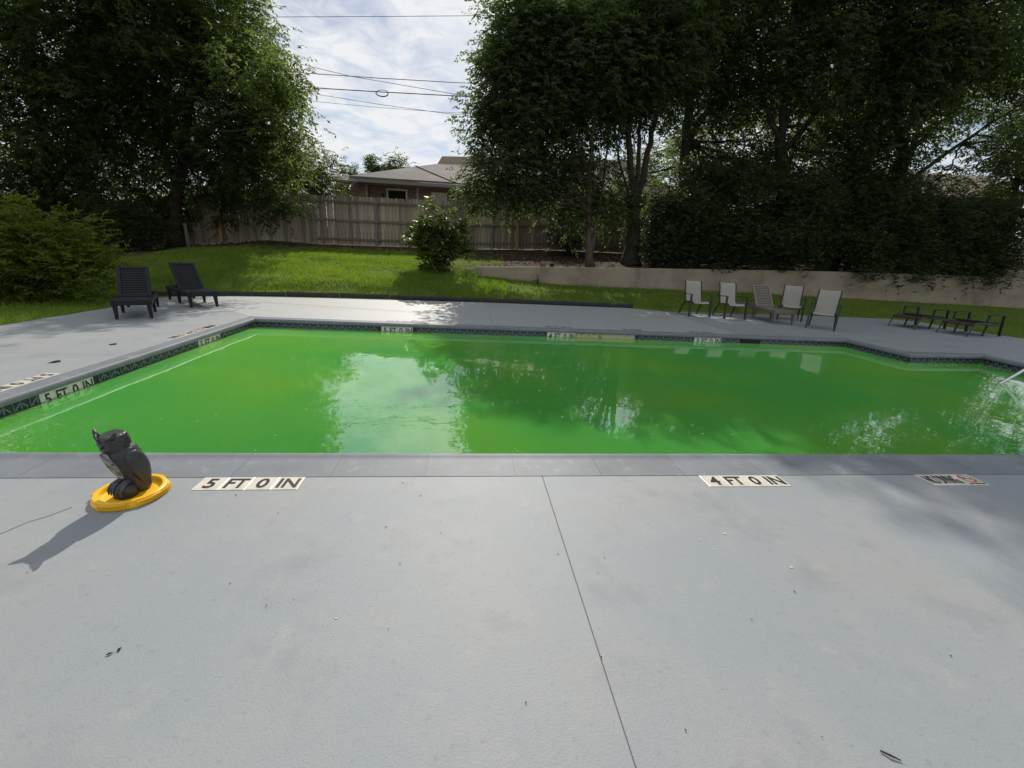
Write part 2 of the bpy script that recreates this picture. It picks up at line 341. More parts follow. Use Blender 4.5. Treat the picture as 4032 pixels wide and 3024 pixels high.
# ------------------------------------------------------------------ SETTING: ground
def smooth(t): t = min(1, max(0, t)); return t * t * (3 - 2 * t)
def interp(x, xs, ys): return float(np.interp(x, xs, ys))
ZF_U = [-40, -20, -13, -10.5, -8.1, -5.9, -1.2, 1.2, 3.5, 20]; ZF = [.3, .4, .62, .98, 1.27, 1.24, 1.33, 1.40, 1.50, 1.6]
WT_U = [.3, 3, 6.6, 11.7, 14.2, 19.6, 26]; WT = [.80, .93, 1.05, 1.22, 1.28, 1.38, 1.42]
WB_U = [.3, 3.1, 4.75, 8.5, 12.5, 14.5, 21, 26]; WB = [.56, .37, .37, .40, .38, .36, .30, .28]
VE, VW, VF = 11.45, 14.5, 18.85
def gz(u, v):
    zf = interp(u, ZF_U, ZF)
    ve = VE if u > -6.2 else max(9.6, VE + (u + 6.2) * .8)
    t = min(1, max(0, (v - ve) / (VF - ve)))
    mound = zf * t ** .62 * smooth(t * 9)
    if u <= .3: base = mound
    if u > -1.4:
        wb = interp(u, WB_U, WB); wt = interp(u, WT_U, WT)
        front = wb * min(1, max(0, (v - VE) / (VW - VE)))
        if u > .3:
            if v < VW: base = front + (mound - front) * (1 - smooth((u - .3) / 1.6)) * 0
            else: base = (wt - .05) + (zf - wt + .05) * min(1, (v - VW) / (VF - VW))
        else:
            k = smooth((u + 1.4) / 1.7)
            back = (wt - .05) + (zf - wt + .05) * min(1, max(0, v - VW) / (VF - VW)); q = smooth((v - VW + 1.1) / 1.1)
            base = mound * (1 - k) + (front * (1 - q) + back * q) * k
    if v > VF: base = zf + min(1.2, (v - VF) * .1)
    return base - .02
def gzw(x, y): return gz(x * CY + y * SY, -x * SY + y * CY)

ul = sorted(set([-400, -150, -60, -40, -30] + list(np.round(np.arange(-24, 28.01, .5), 3)) + [.28, .32] + [35, 50, 90, 160, 400]))
vl = sorted(set([-400, -100, -40, -15, -8, -4, 0, 3] + list(np.round(np.arange(4, 22.01, .35), 3)) + [14.49, 14.51] + [23.5, 26, 30, 36, 50, 90, 160, 400]))
gv, gf, soil = [], [], []
for v in vl:
    for u in ul:
        inside = (-6.3 < u < 13.0) and v < 11.35
        z = gz(u, v) if not inside else -.30
        if -5.9 < u < 12.6 and v < 11.0: z = -2.5
        if v < -7: z = -.05
        gv.append(uvw(u, v, z + (rnd.uniform(-.015, .015) if not inside else 0)))
        s_ = 0.0
        if v > VW and u > .3: s_ = .62
        if v > 16.6: s_ = max(s_, smooth((v - 16.6) / 1.6) * .62)
        if u < -7: s_ = max(s_, smooth((-7 - u) / 2) * smooth((v - 9.5) / 3) * .62)
        if -1.5 < u < .5 and 14 < v < 17: s_ = max(s_, .5)
        soil.append(s_)
nu = len(ul)
for j in range(len(vl) - 1):
    for i in range(nu - 1):
        gf.append((j * nu + i, j * nu + i + 1, (j + 1) * nu + i + 1, (j + 1) * nu + i))
me = bpy.data.meshes.new('ground'); me.from_pydata(gv, [], gf); me.materials.append(MT['ground'])
at_ = me.attributes.new('soil', 'FLOAT', 'POINT'); at_.data.foreach_set('value', soil)
me.polygons.foreach_set('use_smooth', [True] * len(me.polygons))
link('ground', me, kind='structure', label='grass lawn rising as a mound behind the pool deck with bare soil under the trees')

# ------------------------------------------------------------------ SETTING: pool deck of slabs
FR = (0, 0, YAW)
deck = MB().box((-6.34, -6, -.30), (13.0, 2.30, -.005)).box((-6.34, 2.31, -.30), (-3.83, 8.8, -.005)).box((-6.30, 8.81, -.30), (-3.83, 10.0, -.06)).box((-3.82, 7.9, -.30), (13.0, 11.40, -.06)).box((9.35, 2.31, -.30), (13.0, 7.89, -.06)).build('pool_deck', MT['deck_base'], rot=FR, kind='structure', label='light grey painted concrete pool deck')
def slab(poly, m, name='concrete_slab'):
    b = MB(); n = len(poly)
    b.add([(u, v, 0) for u, v in poly] + [(u, v, -.10) for u, v in poly], [tuple(range(n)), tuple(range(2 * n - 1, n - 1, -1))] + [(i, (i + 1) % n, n + (i + 1) % n, n + i) for i in range(n)])
    return b.build(name, m, deck, bevel=.003)
J = .0010
slab([(-6.34, -6), (.485 - J - .02, -6), (.485 - J, 2.305), (-3.81, 2.305), (-6.34, 2.305)], MT['deck'])
slab([(.485 + J - .02, -6), (13.05, -6), (13.05, 2.305), (.485 + J, 2.305)], MT['deck'])
slab([(-6.34, 2.31), (-3.812, 2.31), (-3.812, 4.98 - J), (-6.34, 4.98 - J)], MT['deck'])
slab([(-6.34, 4.98 + J), (-3.812, 4.98 + J), (-3.812, 7.88), (-4.9, 8.9), (-6.36, 8.9)], MT['deck'])
slab([(-6.36, 8.906), (-4.9, 8.906), (-3.812, 7.886), (.485 - J, 7.83), (.485 - J, 11.44), (-5.3, 10.75), (-6.62, 10.02)], MT['deck_far'])
slab([(.485 + J, 7.83), (5.3 - J, 7.80), (5.3 - J, 11.05), (4.4, 11.5), (.485 + J, 11.44)], MT['deck_far'])
slab([(5.3 + J, 7.80), (7.7, 7.77), (7.705, 6.62), (9.6 - J, 6.66), (9.6 - J, 11.42), (7.4, 11.2), (5.3 + J, 11.05)], MT['deck'])
slab([(9.6 + J, 6.66), (13.0, 6.5), (13.05, 8.6), (12.9, 9.1), (12.85, 9.7), (13.1, 10.9), (12.5, 11.44), (11.1, 11.46), (9.6 + J, 11.42)], MT['deck'])
slab([(9.30, 6.60), (9.16, 2.31), (13.05, 2.31), (13.0, 6.49), (9.6, 6.654)], MT['deck'])
# hairline crack trailing away from the owl, and patched drain covers
cr = MB(); pts = [(-1.93, 2.02), (-1.97, 1.95), (-2.02, 1.90), (-2.06, 1.80), (-2.13, 1.70), (-2.17, 1.58), (-2.30, 1.44)]
for a, b in zip(pts, pts[1:]):
    d = Vector((b[0] - a[0], b[1] - a[1])).normalized(); nx, ny = -d.y * .0022, d.x * .0022
    cr.add([(a[0] - nx, a[1] - ny, .0015), (a[0] + nx, a[1] + ny, .0015), (b[0] + nx, b[1] + ny, .0015), (b[0] - nx, b[1] - ny, .0015)], [(0, 1, 2, 3)])
cr.build('hairline_crack', MT['crack'], deck)

# ------------------------------------------------------------------ SETTING: swimming pool
POLY = [(-3.62, 2.60), (8.95, 2.60), (9.08, 6.42), (7.51, 6.31), (7.47, 7.55), (-3.62, 7.63)]
WID = [.29, .22, .22, .22, .22, .19]           # coping width along each edge (edge i runs i -> i+1)
NP = len(POLY)
def edge(i):
    a = Vector(POLY[i]); b = Vector(POLY[(i + 1) % NP]); d = (b - a).normalized(); return a, b, d, Vector((d.y, -d.x))
def isect(p, d, q, e):
    den = d.x * e.y - d.y * e.x; w = q - p; t = (w.x * e.y - w.y * e.x) / den; return p + d * t
OUT = []
def offset_corner(i, off_prev, off_next):
    a, b, d, n = edge(i); pa, pb, pd, pn = edge((i - 1) % NP)
    return isect(Vector(POLY[i]) + pn * off_prev, pd, Vector(POLY[i]) + n * off_next, d)
OUT = [offset_corner(i, WID[i - 1], WID[i]) for i in range(NP)]
WALL = [offset_corner(i, .03, .03) for i in range(NP)]
pb = MB(); n = NP
top = [(p.x, p.y, -.052) for p in WALL]; bot = [(p.x, p.y, -1.75) for p in WALL]
pb.add(top + bot, [(i, (i + 1) % n, n + (i + 1) % n, n + i) for i in range(n)] + [tuple(range(n, 2 * n))])
pool = pb.build('swimming_pool', MT['plaster'], rot=FR, kind='structure', label='rectangular swimming pool with a step alcove, grey coping and a blue tile band')
# coping stones
PROF = [(1.0, 0), (.36, 0), (.24, -.002), (.15, .004), (.07, .012), (.02, .010), (-.02, .002), (-.045, -.012), (-.045, -.034), (-.01, -.048), (.06, -.052), (1.0, -.052)]
for i in range(NP):
    a, b, d, nrm = edge(i); Lg = (b - a).length; w = WID[i]
    k = max(1, round(Lg / .56)); cuts = [0] + [Lg * (j + rnd.uniform(-.03, .03)) / k for j in range(1, k)] + [Lg]
    if i == 0:
        js = [(-1.46 + .6), ]
        cuts = [0]; x = .62
        while x < Lg - .3: cuts.append(x); x += .553
        cuts.append(Lg)
    for j in range(len(cuts) - 1):
        rings = []
        for s_, g_ in ((cuts[j], .0009), (cuts[j + 1], -.0009)):
            ring = []
            for (t, z) in PROF:
                if s_ == 0: p = Vector(POLY[i]) + (OUT[i] - Vector(POLY[i])) * t
                elif s_ == Lg: p = Vector(POLY[(i + 1) % NP]) + (OUT[(i + 1) % NP] - Vector(POLY[(i + 1) % NP])) * t
                else: p = a + d * (s_ + g_) + nrm * (w * t)
                ring.append((p.x, p.y, z))
            rings.append(ring)
        MB().loft(rings).build('coping_stone', MT['coping'], pool, smooth=True)
for i in range(NP):                                # mortar bed showing in the joints
    rings = []
    for k_ in (i, (i + 1) % NP):
        c0_ = Vector(POLY[k_]); rings.append([(*(c0_ + (OUT[k_] - c0_) * (t * .97 + .012)), z - .0022 if z > -.03 else z + .002) for t, z in PROF])
    MB().loft(rings).build('coping_mortar', MT['coping_joint'], pool)
# waterline tiles
TS = .137
def tile_mesh():
    b = MB(); h = TS / 2 - .0015
    b.box((-h, -h, 0), (h, h, .008), 0)
    z = .0088
    def ln(x0, y0, x1, y1, w):
        a = Vector((x0, y0)); c = Vector((x1, y1)); dd = (c - a).normalized(); q = Vector((-dd.y, dd.x)) * w / 2
        b.add([(*(a - q), z), (*(a + q), z), (*(c + q), z), (*(c - q), z)], [(0, 1, 2, 3)], 1)
    ln(-h + .006, -h, -h + .006, h, .011)
    ln(.004, -h, .004, h * .95, .011); ln(.004, h * .72, -h * .82, -h * .10, .012); ln(.004, h * .72, h * .90, -h * .10, .012)
    ln(-h * .82, -h * .10, -h * .45, -h * .10, .009); ln(h * .52, -h * .10, h * .90, -h * .10, .009); ln(.004, -h * .3, -h * .8, -h * .95, .011); ln(.004, -h * .3, h * .88, -h * .95, .011)
    return b.mesh('waterline_tile', [MT['blue_tile'], MT['tile_line']])
TM = tile_mesh()
def wall_frame(i, s_, z, out=.03):           # tile standing on the pool wall of edge i, facing the water
    a, b, d, nrm = edge(i); p = a + d * s_ + nrm * out
    X = Vector((-d.x, -d.y, 0)); Y = Vector((0, 0, 1)); Z = Vector((-nrm.x, -nrm.y, 0))   # right-hand as seen from the water
    m = Matrix((X, Y, Z)).transposed().to_4x4(); m.translation = (p.x, p.y, z); return m
SKIP = {4: [(-1.51, -.96), (1.47, 2.02), (2.02, 3.17), (4.33, 4.88), (5.25, 5.70)], 5: [(3.80, 4.36), (6.06, 6.62)]}
ZT = -.05 - TS / 2
def skipped(i, p):
    c = p.x if i == 4 else p.y
    return any(lo - .012 < c < hi + .012 for lo, hi in SKIP.get(i, []))
for i in (1, 2, 3, 4, 5):
    a, b, d, nrm = edge(i); Lg = (b - a).length; k = int((Lg + .02) / TS)
    for j in range(k):
        s_ = (j + .5) * Lg / k; p = a + d * s_
        if skipped(i, p): continue
        o = link('waterline_tile', TM, pool); o.matrix_local = wall_frame(i, s_, ZT, .030)
gb = MB()
for i in (1, 2, 3, 4, 5):
    a, b, d, nrm = edge(i); a_ = a + nrm * .0295; b_ = b + nrm * .0295
    gb.add([(a_.x, a_.y, -.053), (b_.x, b_.y, -.053), (b_.x, b_.y, -.192), (a_.x, a_.y, -.192)], [(0, 1, 2, 3)])
gb.build('tile_grout', MT['grout'], pool)
# broken stretch with bare mortar, and the skimmer mouth
def far_strip(u0, u1, z0, z1, dep, m, name, parent=None, seg=24, jit=0.0):
    b = MB(); rings = []
    for q in range(seg + 1):
        u = u0 + (u1 - u0) * q / seg; v = 7.63 - .007 * (u + 3.62) / 1.0 * 1.03 + .03
        j = rnd.uniform(0, jit)
        rings.append([(u, v + .02, z0), (u, v - dep - j, z0), (u, v - dep - rnd.uniform(0, jit), (z0 + z1) / 2), (u, v - dep * .4, z1), (u, v + .02, z1)])
    b.loft(rings); return b.build(name, m, parent or pool, smooth=False)
far_strip(2.03, 3.16, -.19, -.052, .004, MT['mortar'], 'exposed_mortar', jit=.02)
sk = MB().box((5.28, 7.572, -.19), (5.67, 7.68, -.054)).build('skimmer_mouth', MT['dark'], pool)  # solid near-black block, its colour standing in for shade inside the opening
# entry steps inside the alcove
for j, (u, z) in enumerate([(8.78, -.24), (8.44, -.36), (8.10, -.48), (7.76, -.60), (7.42, -.72)]):
    st = MB().box((u, 2.9, -1.7), (u + .36, 6.29, z)).build('pool_step', MT['step'], pool)
    MB().box((u - .004, 2.9, z - .05), (u + .035, 6.288, z + .004)).build('step_edge', MT['step_edge'], st)
# water
WZ = -.132
wp = [offset_corner(i, .026, .026) for i in range(NP)]
wb = MB(); wb.add([(p.x, p.y, WZ) for p in wp] + [(p.x, p.y, -1.74) for p in wp], [tuple(range(n)), tuple(range(2 * n - 1, n - 1, -1))] + [(i, (i + 1) % n, n + (i + 1) % n, n + i) for i in range(n)])
wb.build('pool_water', MT['water'], rot=FR, kind='structure', label='opaque bright green algae pool water')
# specks floating on the water
fl = MB()
for _ in range(420):
    u = rnd.uniform(-3.4, 7.2); v = 2.7 + 4.8 * rnd.random() ** 1.2; s_ = rnd.uniform(.003, .010); a = rnd.random() * 6.28
    if _ % 3 == 0: u = -3.60 + abs(rnd.gauss(0, .25)) if _ % 2 else rnd.uniform(-3.5, 7.3); v = rnd.uniform(2.7, 7.5) if _ % 2 else 7.5 - abs(rnd.gauss(0, .12))
    ps = [(u + math.cos(a + t) * s_ * (1.6 if t in (0, math.pi) else .7), v + math.sin(a + t) * s_ * .8, WZ + .003) for t in (0, 1.57, math.pi, 4.71)]
    fl.add(ps, [(0, 1, 2, 3)])
fl.build('floating_specks', MT['float'], rot=FR, kind='stuff', label='tiny leaf specks floating on the green water')

# ------------------------------------------------------------------ SETTING: retaining wall (thing of its own)
rw = MB(); rings = []
us = np.linspace(.28, 26, 60)
for u in us:
    wt = interp(u, WT_U, WT); wb_ = interp(u, WB_U, WB)
    rings.append([(u, VW - .10, wb_ - .35), (u, VW - .10, wt - .012), (u, VW - .085, wt), (u, VW + .085, wt), (u, VW + .10, wt - .012), (u, VW + .10, wb_ - .35)])
rw.loft(rings)
rw.build('retaining_wall', MT['stucco'], rot=FR, smooth=True, label='low beige concrete retaining wall, its stains deepened to imitate shade, holding the planted bed on the right', cat='retaining wall')
MB().box((1.2, VW - .08, .3), (1.21, VW - .07, .31))

# ------------------------------------------------------------------ depth markers
def marker_tiles(words, tile_m, let_m, ox=TS):
    """returns list of (tile mesh, text mesh, x offset)"""
    res = []
    for j, w in enumerate(words):
        res.append((w, (j - (len(words) - 1) / 2) * ox))
    return res
TILEW = MB().box((-TS / 2 + .001, -TS / 2 + .001, 0), (TS / 2 - .001, TS / 2 - .001, .010)).mesh('tile', MT['white_tile'], bevel=.0015)
TILEG = MB().box((-TS / 2 + .001, -TS / 2 + .001, 0), (TS / 2 - .001, TS / 2 - .001, .010)).mesh('tile', MT['worn_tile'], bevel=.0015)
TXT = {}
def letters(w, m):
    k = (w, m.name)
    if k not in TXT:
        t = text_mesh(w, .125, m, 1.0, .02)
        f = min(1.0, .108 / t['w']); g = .098 / t['h']
        for v in t.vertices: v.co.x *= f; v.co.y *= g
        t.name = 'lettering'; TXT[k] = t
    return TXT[k]
def depth_marker(words, Mx, label, tm=None, lm=None):
    r = empty('depth_marker', label=label, cat='depth marker', group='depth markers around the pool'); r.matrix_world = Mx
    for w, x in marker_tiles(words, None, None):
        t = link('tile', tm or TILEW, r, (x, 0, 0))
        link('lettering', letters(w, lm or MT['letter']), t, (0, 0, .0112))
    return r
def flat(u, v, ang, z=-.0065):
    return Matrix.Rotation(YAW, 4, 'Z') @ Matrix.Translation((u, v, z)) @ Matrix.Rotation(R(ang), 4, 'Z')
F5, F4, F3 = ['5', 'FT', '0', 'IN'], ['4', 'FT', '0', 'IN'], ['3', 'FT', '0', 'IN']
depth_marker(F5, flat(-1.195, 2.234, 0), 'white 5 FT 0 IN tile marker on the near deck beside the owl')
depth_marker(F4, flat(1.785, 2.234, 0), 'white 4 FT 0 IN tile marker on the sunny near deck')
depth_marker(F5, flat(-3.885, 3.985, -90), 'white 5 FT 0 IN tile marker on the left deck, cut by the picture edge')
depth_marker(F5, flat(-3.885, 6.20, -90), 'white 5 FT 0 IN tile marker on the left deck before the black loungers')
depth_marker(F5, flat(-1.20, 7.905, 180), 'sun bleached 5 FT 0 IN marker on the far deck in full sun', TILEG, MT['letter_worn'])
depth_marker(F4, flat(1.75, 7.90, 180), 'worn grey 4 FT 0 IN marker on the shaded far deck', TILEG, MT['letter_worn'])
depth_marker(F3, flat(4.60, 7.87, 180), 'worn grey 3 FT 0 IN marker on the shaded far deck near the chairs', TILEG, MT['letter_worn'])
RY = Matrix.Rotation(YAW, 4, 'Z')
def wallm(i, c):
    a, b, d, nrm = edge(i); s_ = (a.x - c) / -d.x if i == 4 else (a.y - c) / -d.y
    return RY @ wall_frame(i, s_, ZT, .030)
depth_marker(F5, wallm(4, -1.235), 'white 5 FT 0 IN tile marker on the far pool wall')
depth_marker(F4, wallm(4, 1.745), 'white 4 FT 0 IN tile marker beside broken tiles on the far wall')
depth_marker(F3, wallm(4, 4.605), 'white 3 FT 0 IN tile marker left of the skimmer')
depth_marker(F5, wallm(5, 4.085), '5 FT 0 IN tile marker on the left pool wall, nearer the viewer')
depth_marker(F5, wallm(5, 6.34), '5 FT 0 IN tile marker on the left pool wall, near the far corner')
def no_diving(Mx, label, tile_m, ink, red):
    r = empty('no_diving_sign', label=label, cat='no diving sign', group='no diving signs on the deck'); r.matrix_world = Mx
    t1 = MB().box((-.205, -.069, 0), (.064, .069, .010)).build('tile', tile_m, r, bevel=.0015)
    for txt, x, wd in (('NO', -.155, .072), ('DIVING', -.028, .150)):
        me_ = text_mesh(txt, .125, ink, 1, .02); f = wd / me_['w']; g = .104 / me_['h']
        for v in me_.vertices: v.co.x *= f; v.co.y *= g
        link('lettering', me_, t1, (x, 0, .0112))
    t2 = MB().box((.066, -.069, 0), (.205, .069, .010)).build('tile', tile_m, r, bevel=.0015)
    cx, cy, z = .136, .012, .0112
    ring = MB(); N = 32
    ins = [(cx + .040 * math.cos(6.2832 * k / N), cy + .040 * math.sin(6.2832 * k / N), z) for k in range(N)]
    outs = [(cx + .050 * math.cos(6.2832 * k / N), cy + .050 * math.sin(6.2832 * k / N), z) for k in range(N)]
    ring.add(ins + outs, [(k, (k + 1) % N, N + (k + 1) % N, N + k) for k in range(N)])
    ring.bar((cx - .03, cy + .03, z), (cx + .03, cy - .03, z), .009, .0006)
    ring.build('prohibition_ring', red, t2)
    dvr = MB(); dvr.bar((cx - .022, cy + .012, z), (cx + .012, cy - .008, z), .010, .0008); dvr.bar((cx + .012, cy - .008, z), (cx + .028, cy - .004, z), .006, .0008)
    dvr.bar((cx - .02, cy + .01, z), (cx - .03, cy - .012, z), .005, .0008); dvr.bar((cx - .030, cy + .013, z), (cx - .022, cy + .018, z), .010, .0008)
    dvr.build('diver_symbol', ink, t2)
    cap = text_mesh('NO DIVING', .02, ink, 1, .01)
    f = .115 / cap['w']
    for v in cap.vertices: v.co.x *= f; v.co.y *= .012 / cap['h']
    link('lettering', cap, t2, (.136, -.053, .0112))
    return r
no_diving(flat(3.285, 2.234, 0), 'white NO DIVING tile sign with a red ring symbol on the near deck at right', MT['white_tile'], MT['letter'], MT['red'])
no_diving(flat(-3.885, 6.72, -90), 'white NO DIVING tile sign on the left deck close to the black loungers', MT['white_tile'], MT['letter'], MT['red'])
no_diving(flat(3.19, 7.885, 180), 'worn grey NO DIVING sign on the shaded far deck', MT['worn_tile'], MT['letter_worn'], MT['letter_worn'])

# ------------------------------------------------------------------ deck debris
db = MB(); ch = MB()
spots = [(-1.264, 1.034), (-1.247, 1.051), (-1.08, 1.355), (-.794, 1.294), (-.307, 1.74), (-1.889, 1.356), (-.323, 1.83)] + [(rnd.uniform(-3, 3.2), rnd.uniform(.6, 2.2)) for _ in range(34)]
for i, (x, y) in enumerate(spots):
    s_ = rnd.uniform(.0025, .006) if i > 1 else .009; a = rnd.random() * 6.28
    c = [(x + math.cos(a + t) * s_ * q, y + math.sin(a + t) * s_ * q * .8, .003 + .002 * (q < 1)) for t, q in ((0, 1.5), (1.4, .6), (3.1, 1.3), (4.6, .6))]
    db.add(c, [(0, 1, 2, 3)])
db.build('deck_debris', MT['debris'], kind='stuff', label='small dark leaf crumbs scattered on the near deck')
for (x, y, s_) in [(1.13, 1.86, .010), (1.02, 1.73, .007), (.98, 1.80, .006), (1.33, 1.63, .009), (-.60, 1.22, .006), (.62, 1.95, .005)]:
    N = 7; ch.add([(x + math.cos(6.2832 * k / N) * s_ * rnd.uniform(.6, 1.2), y + math.sin(6.2832 * k / N) * s_ * .7, .0022) for k in range(N)], [tuple(range(N))])
ch.build('paint_chip', MT['chip'], kind='stuff', label='pale paint chips on the near deck')
MB().tube([(1.118, .868, .004), (1.135, .855, .007), (1.158, .845, .004)], [.0022, .003, .0015], 5).build('twig', MT['debris'], label='short brown twig on the near deck at lower right', cat='twig')
for k, ((u, v), lb) in enumerate([((-4.27, 5.49), 'dark leaf scrap on the left deck, farther of two'), ((-4.2, 4.66), 'dark leaf scrap on the left deck, nearer of two')]):
    b = MB(); N = 9
    b.add([(u + math.cos(6.2832 * q / N) * .05 * rnd.uniform(.5, 1.1), v + math.sin(6.2832 * q / N) * .075 * rnd.uniform(.5, 1.1), .004) for q in range(N)] + [(u, v, .012)], [(q, (q + 1) % N, N) for q in range(N)])
    b.build('leaf_scrap', MT['debris'], rot=FR, label=lb, cat='leaf', group='leaf scraps on the left deck')

# ------------------------------------------------------------------ fence
def fence_v(x):      # fence line runs parallel to the pool
    return 18.0 + .1277 * (x + 8.2)
PK = []
for q in range(4):
    h = 1.83; w = .0712; b = MB(); c = .022
    prof = [(-w, 0), (w, 0), (w, h - c * 1.6), (w - c, h), (-w + c, h), (-w, h - c * 1.6)]
    b.add([(x, 0, z) for x, z in prof] + [(x, .017, z) for x, z in prof], [tuple(range(6)), tuple(range(11, 5, -1))] + [(i, (i + 1) % 6, 6 + (i + 1) % 6, 6 + i) for i in range(6)])
    PK.append(b.mesh('picket', MT['picket']))
def fence(A, B, label, post_every, first_post=True, zoff=0):
    A = Vector(A); B = Vector(B); d = (B - A); L = d.length; d.normalize(); ang = math.atan2(d.y, d.x)
    nrm = Vector((d.y, -d.x))                                   # towards the pool
    r = empty('wooden_fence', (A.x, A.y, gzw(A.x, A.y)), 0, label=label, cat='fence', group='weathered board fences')
    z0 = r.location.z
    g_ = lambda s: gzw(*(A + d * s)) - z0 + zoff
    k = int(L / .1405)
    for j in range(k):
        s = (j + .5) * L / k; p = d * s
        o = link('picket', PK[j % 4], r, (p.x - nrm.x * (.012 + .005 * (j % 2)), p.y - nrm.y * (.012 + .005 * (j % 2)), g_(s) + .03 + rnd.uniform(-.014, .014)), (rnd.uniform(-.008, .008), rnd.uniform(-.009, .009), ang + rnd.uniform(-.008, .008)))
    ps = list(np.arange(0 if first_post else post_every, L + .01, post_every))
    bays = sorted(set([0.0] + ps + [L]))
    for s0, s1 in zip(bays, bays[1:]):
        if s1 - s0 < .3: continue
        for hz in (.24, .95, 1.64):
            a = d * s0 + nrm * .025; c = d * s1 + nrm * .025
            MB().bar((a.x, a.y, g_(s0) + hz + rnd.uniform(-.01, .01)), (c.x, c.y, g_(s1) + hz + rnd.uniform(-.01, .01)), .038, .085).build('rail', MT['rail'], r)
    for s in ps:
        p = d * s + nrm * .075; z = g_(s)
        lean = rnd.uniform(-.01, .01)
        po = MB().tube([(p.x, p.y, z - .2), (p.x + lean, p.y, z + 1.74)], .030, 8).build('fence_post', MT['galv'], r, smooth=True)
        for hz in (.24, .95, 1.64):
            MB().bar((p.x - d.x * .10, p.y - d.y * .10, z + hz), (p.x + d.x * .10, p.y + d.y * .10, z + hz), .075, .03).build('bracket', MT['galv'], po)
    return r
CR = (-8.2, 18.0)
fence(CR, (11.5, fence_v(11.5)), 'weathered board fence straight along the back of the lawn below the brick house', 2.36)
fence(CR, (-19.5, 16.6), 'weathered board fence bending left from the corner post into the tree shade', 2.35, first_post=False)

def post(a_px, b_px, Y, w, m, label, name='wooden_post'):
    a = at(*a_px, Y); b = at(*b_px, Y)
    b.z = min(b.z, gzw(b.x, b.y)) - .05
    r = MB().bar(tuple(b - Vector((b.x, b.y, 0)) + Vector((0, 0, 0))), (a.x - b.x, a.y - b.y, a.z), w, w * .5, up=(0, -1, 0)).build(name, m, loc=(b.x, b.y, 0), label=label, cat='post')
    return r
post((2043, 803), (2034, 983), 18.95, .11, MT['lumber'], 'new yellow timber post against the fence right of the leafy bush')
post((858, 816), (876, 988), 17.35, .12, MT['lumber'], 'new yellow timber post against the fence left of the lawn')
post((727, 878), (749, 1010), 15.6, .085, MT['old_lumber'], 'leaning grey post beneath the big left tree')

# ------------------------------------------------------------------ brick house behind the fence
hs = empty('brick_house', (-6, 27, 1.6), label='low brown brick house with grey shingle hip roof behind the fence', cat='house')
def hb(name, m, b, **k):
    o = b.build(name, m, **k); o.parent = hs; o.matrix_parent_inverse = Matrix.Translation((-6, -27, -1.6)).inverted() if False else Matrix.Identity(4)
    o.location = Vector((6, -27, -1.6)); return o
wL = at(1315, 730, 26.2).x; wR = at(1443, 720, 26.2).x
hb('wall', MT['brick'], MB().box((wL, 26.2, .3), (wR, 33, 4.62)))
hb('wall', MT['brick'], MB().box((wR + .02, 26.62, .3), (8.5, 34, 4.62)))
eL, eR = Vector((-9.55, 25.4, 4.86)), Vector((-3.72, 25.4, 4.80))
ap = at(1640, 655, 29.5); rg = at(1722, 645, 31.0); rr_ = Vector((8.5, 33.5, 7.5)); er = Vector((9.5, 27.0, 4.8)); bl = Vector((-9.6, 36, 4.86))
rf = MB()
def plane(b, pts, th=.10):
    n_ = len(pts); b.add([tuple(p) for p in pts] + [(p[0], p[1], p[2] - th) for p in pts], [tuple(range(n_)), tuple(range(2 * n_ - 1, n_ - 1, -1))] + [(i, (i + 1) % n_, n_ + (i + 1) % n_, n_ + i) for i in range(n_)])
plane(rf, [eL, eR, ap]); hb('roof', MT['shingle'], rf)
rf = MB(); plane(rf, [eR, er, rr_, rg, ap]); hb('roof', MT['shingle'], rf)
rf = MB(); plane(rf, [eL, ap, rg, bl]); hb('roof', MT['shingle'], rf)
t0 = at(1722, 645, 31.05); t1 = at(1741, 615, 31.8); t2 = Vector((7.5, 33.6, 8.0)); t3 = Vector((8.5, 33.3, 7.4))
rf = MB(); plane(rf, [t0, t3, t2, t1]); hb('roof', MT['shingle_tan'], rf)
hb('ridge_cap', MT['shingle'], MB().bar(tuple(ap + Vector((0, 0, .02))), tuple(eR + Vector((0, 0, .02))), .16, .05))
hb('fascia', MT['fascia'], MB().bar(tuple(eL + Vector((0, .03, -.19))), tuple(eR + Vector((.05, .03, -.19))), .05, .17))
hb('fascia', MT['fascia'], MB().bar(tuple(eR + Vector((0.08, .05, -.19))), tuple(er + Vector((0, .05, -.19))), .05, .17))
# lower side eave
s0, s1, s2, s3 = at(1290, 703, 25.0), at(1407, 713, 25.0), at(1368, 684, 26.4), at(1300, 684, 26.4)
rf = MB(); plane(rf, [s0, s1, s2, s3]); hb('side_roof', MT['shingle'], rf)
p0, p1 = at(1441, 722, 25.8), at(1797, 746, 25.8)
hb('porch_beam', MT['trim'], MB().box((p0.x - .1, 25.75, 4.50), (p1.x + .1, 25.9, 4.72)))
for px in (1444, 1645, 1795):
    x = at(px, 740, 25.85).x
    hb('porch_post', MT['trim'], MB().box((x - .06, 25.77, 1.2), (x + .06, 25.88, 4.495)))
def window(xa, xb, ztop, zbot, y, pane):
    f = MB(); t = .10
    f.box((xa, y - .05, zbot), (xa + t, y + .02, ztop - t)).box((xb - t, y - .05, zbot), (xb, y + .02, ztop - t)).box((xa, y - .05, ztop - t), (xb, y + .02, ztop)).box((xa - .03, y - .07, zbot - .08), (xb + .03, y + .02, zbot - .002))
    o = hb('window', MT['white_trim'], f)
    g = MB().box((xa + t, y - .02, zbot), (xb - t, y + .01, ztop - t)).build('pane', pane, o)
    return o
a, b = at(1521, 741, 26.57), at(1604, 741, 26.57); window(a.x, b.x, a.z, a.z - 1.7, 26.59, MT['glass'])
a, b = at(1698, 757, 26.57), at(1760, 757, 26.57); window(a.x, b.x, a.z, a.z - 1.2, 26.59, MT['blind'])
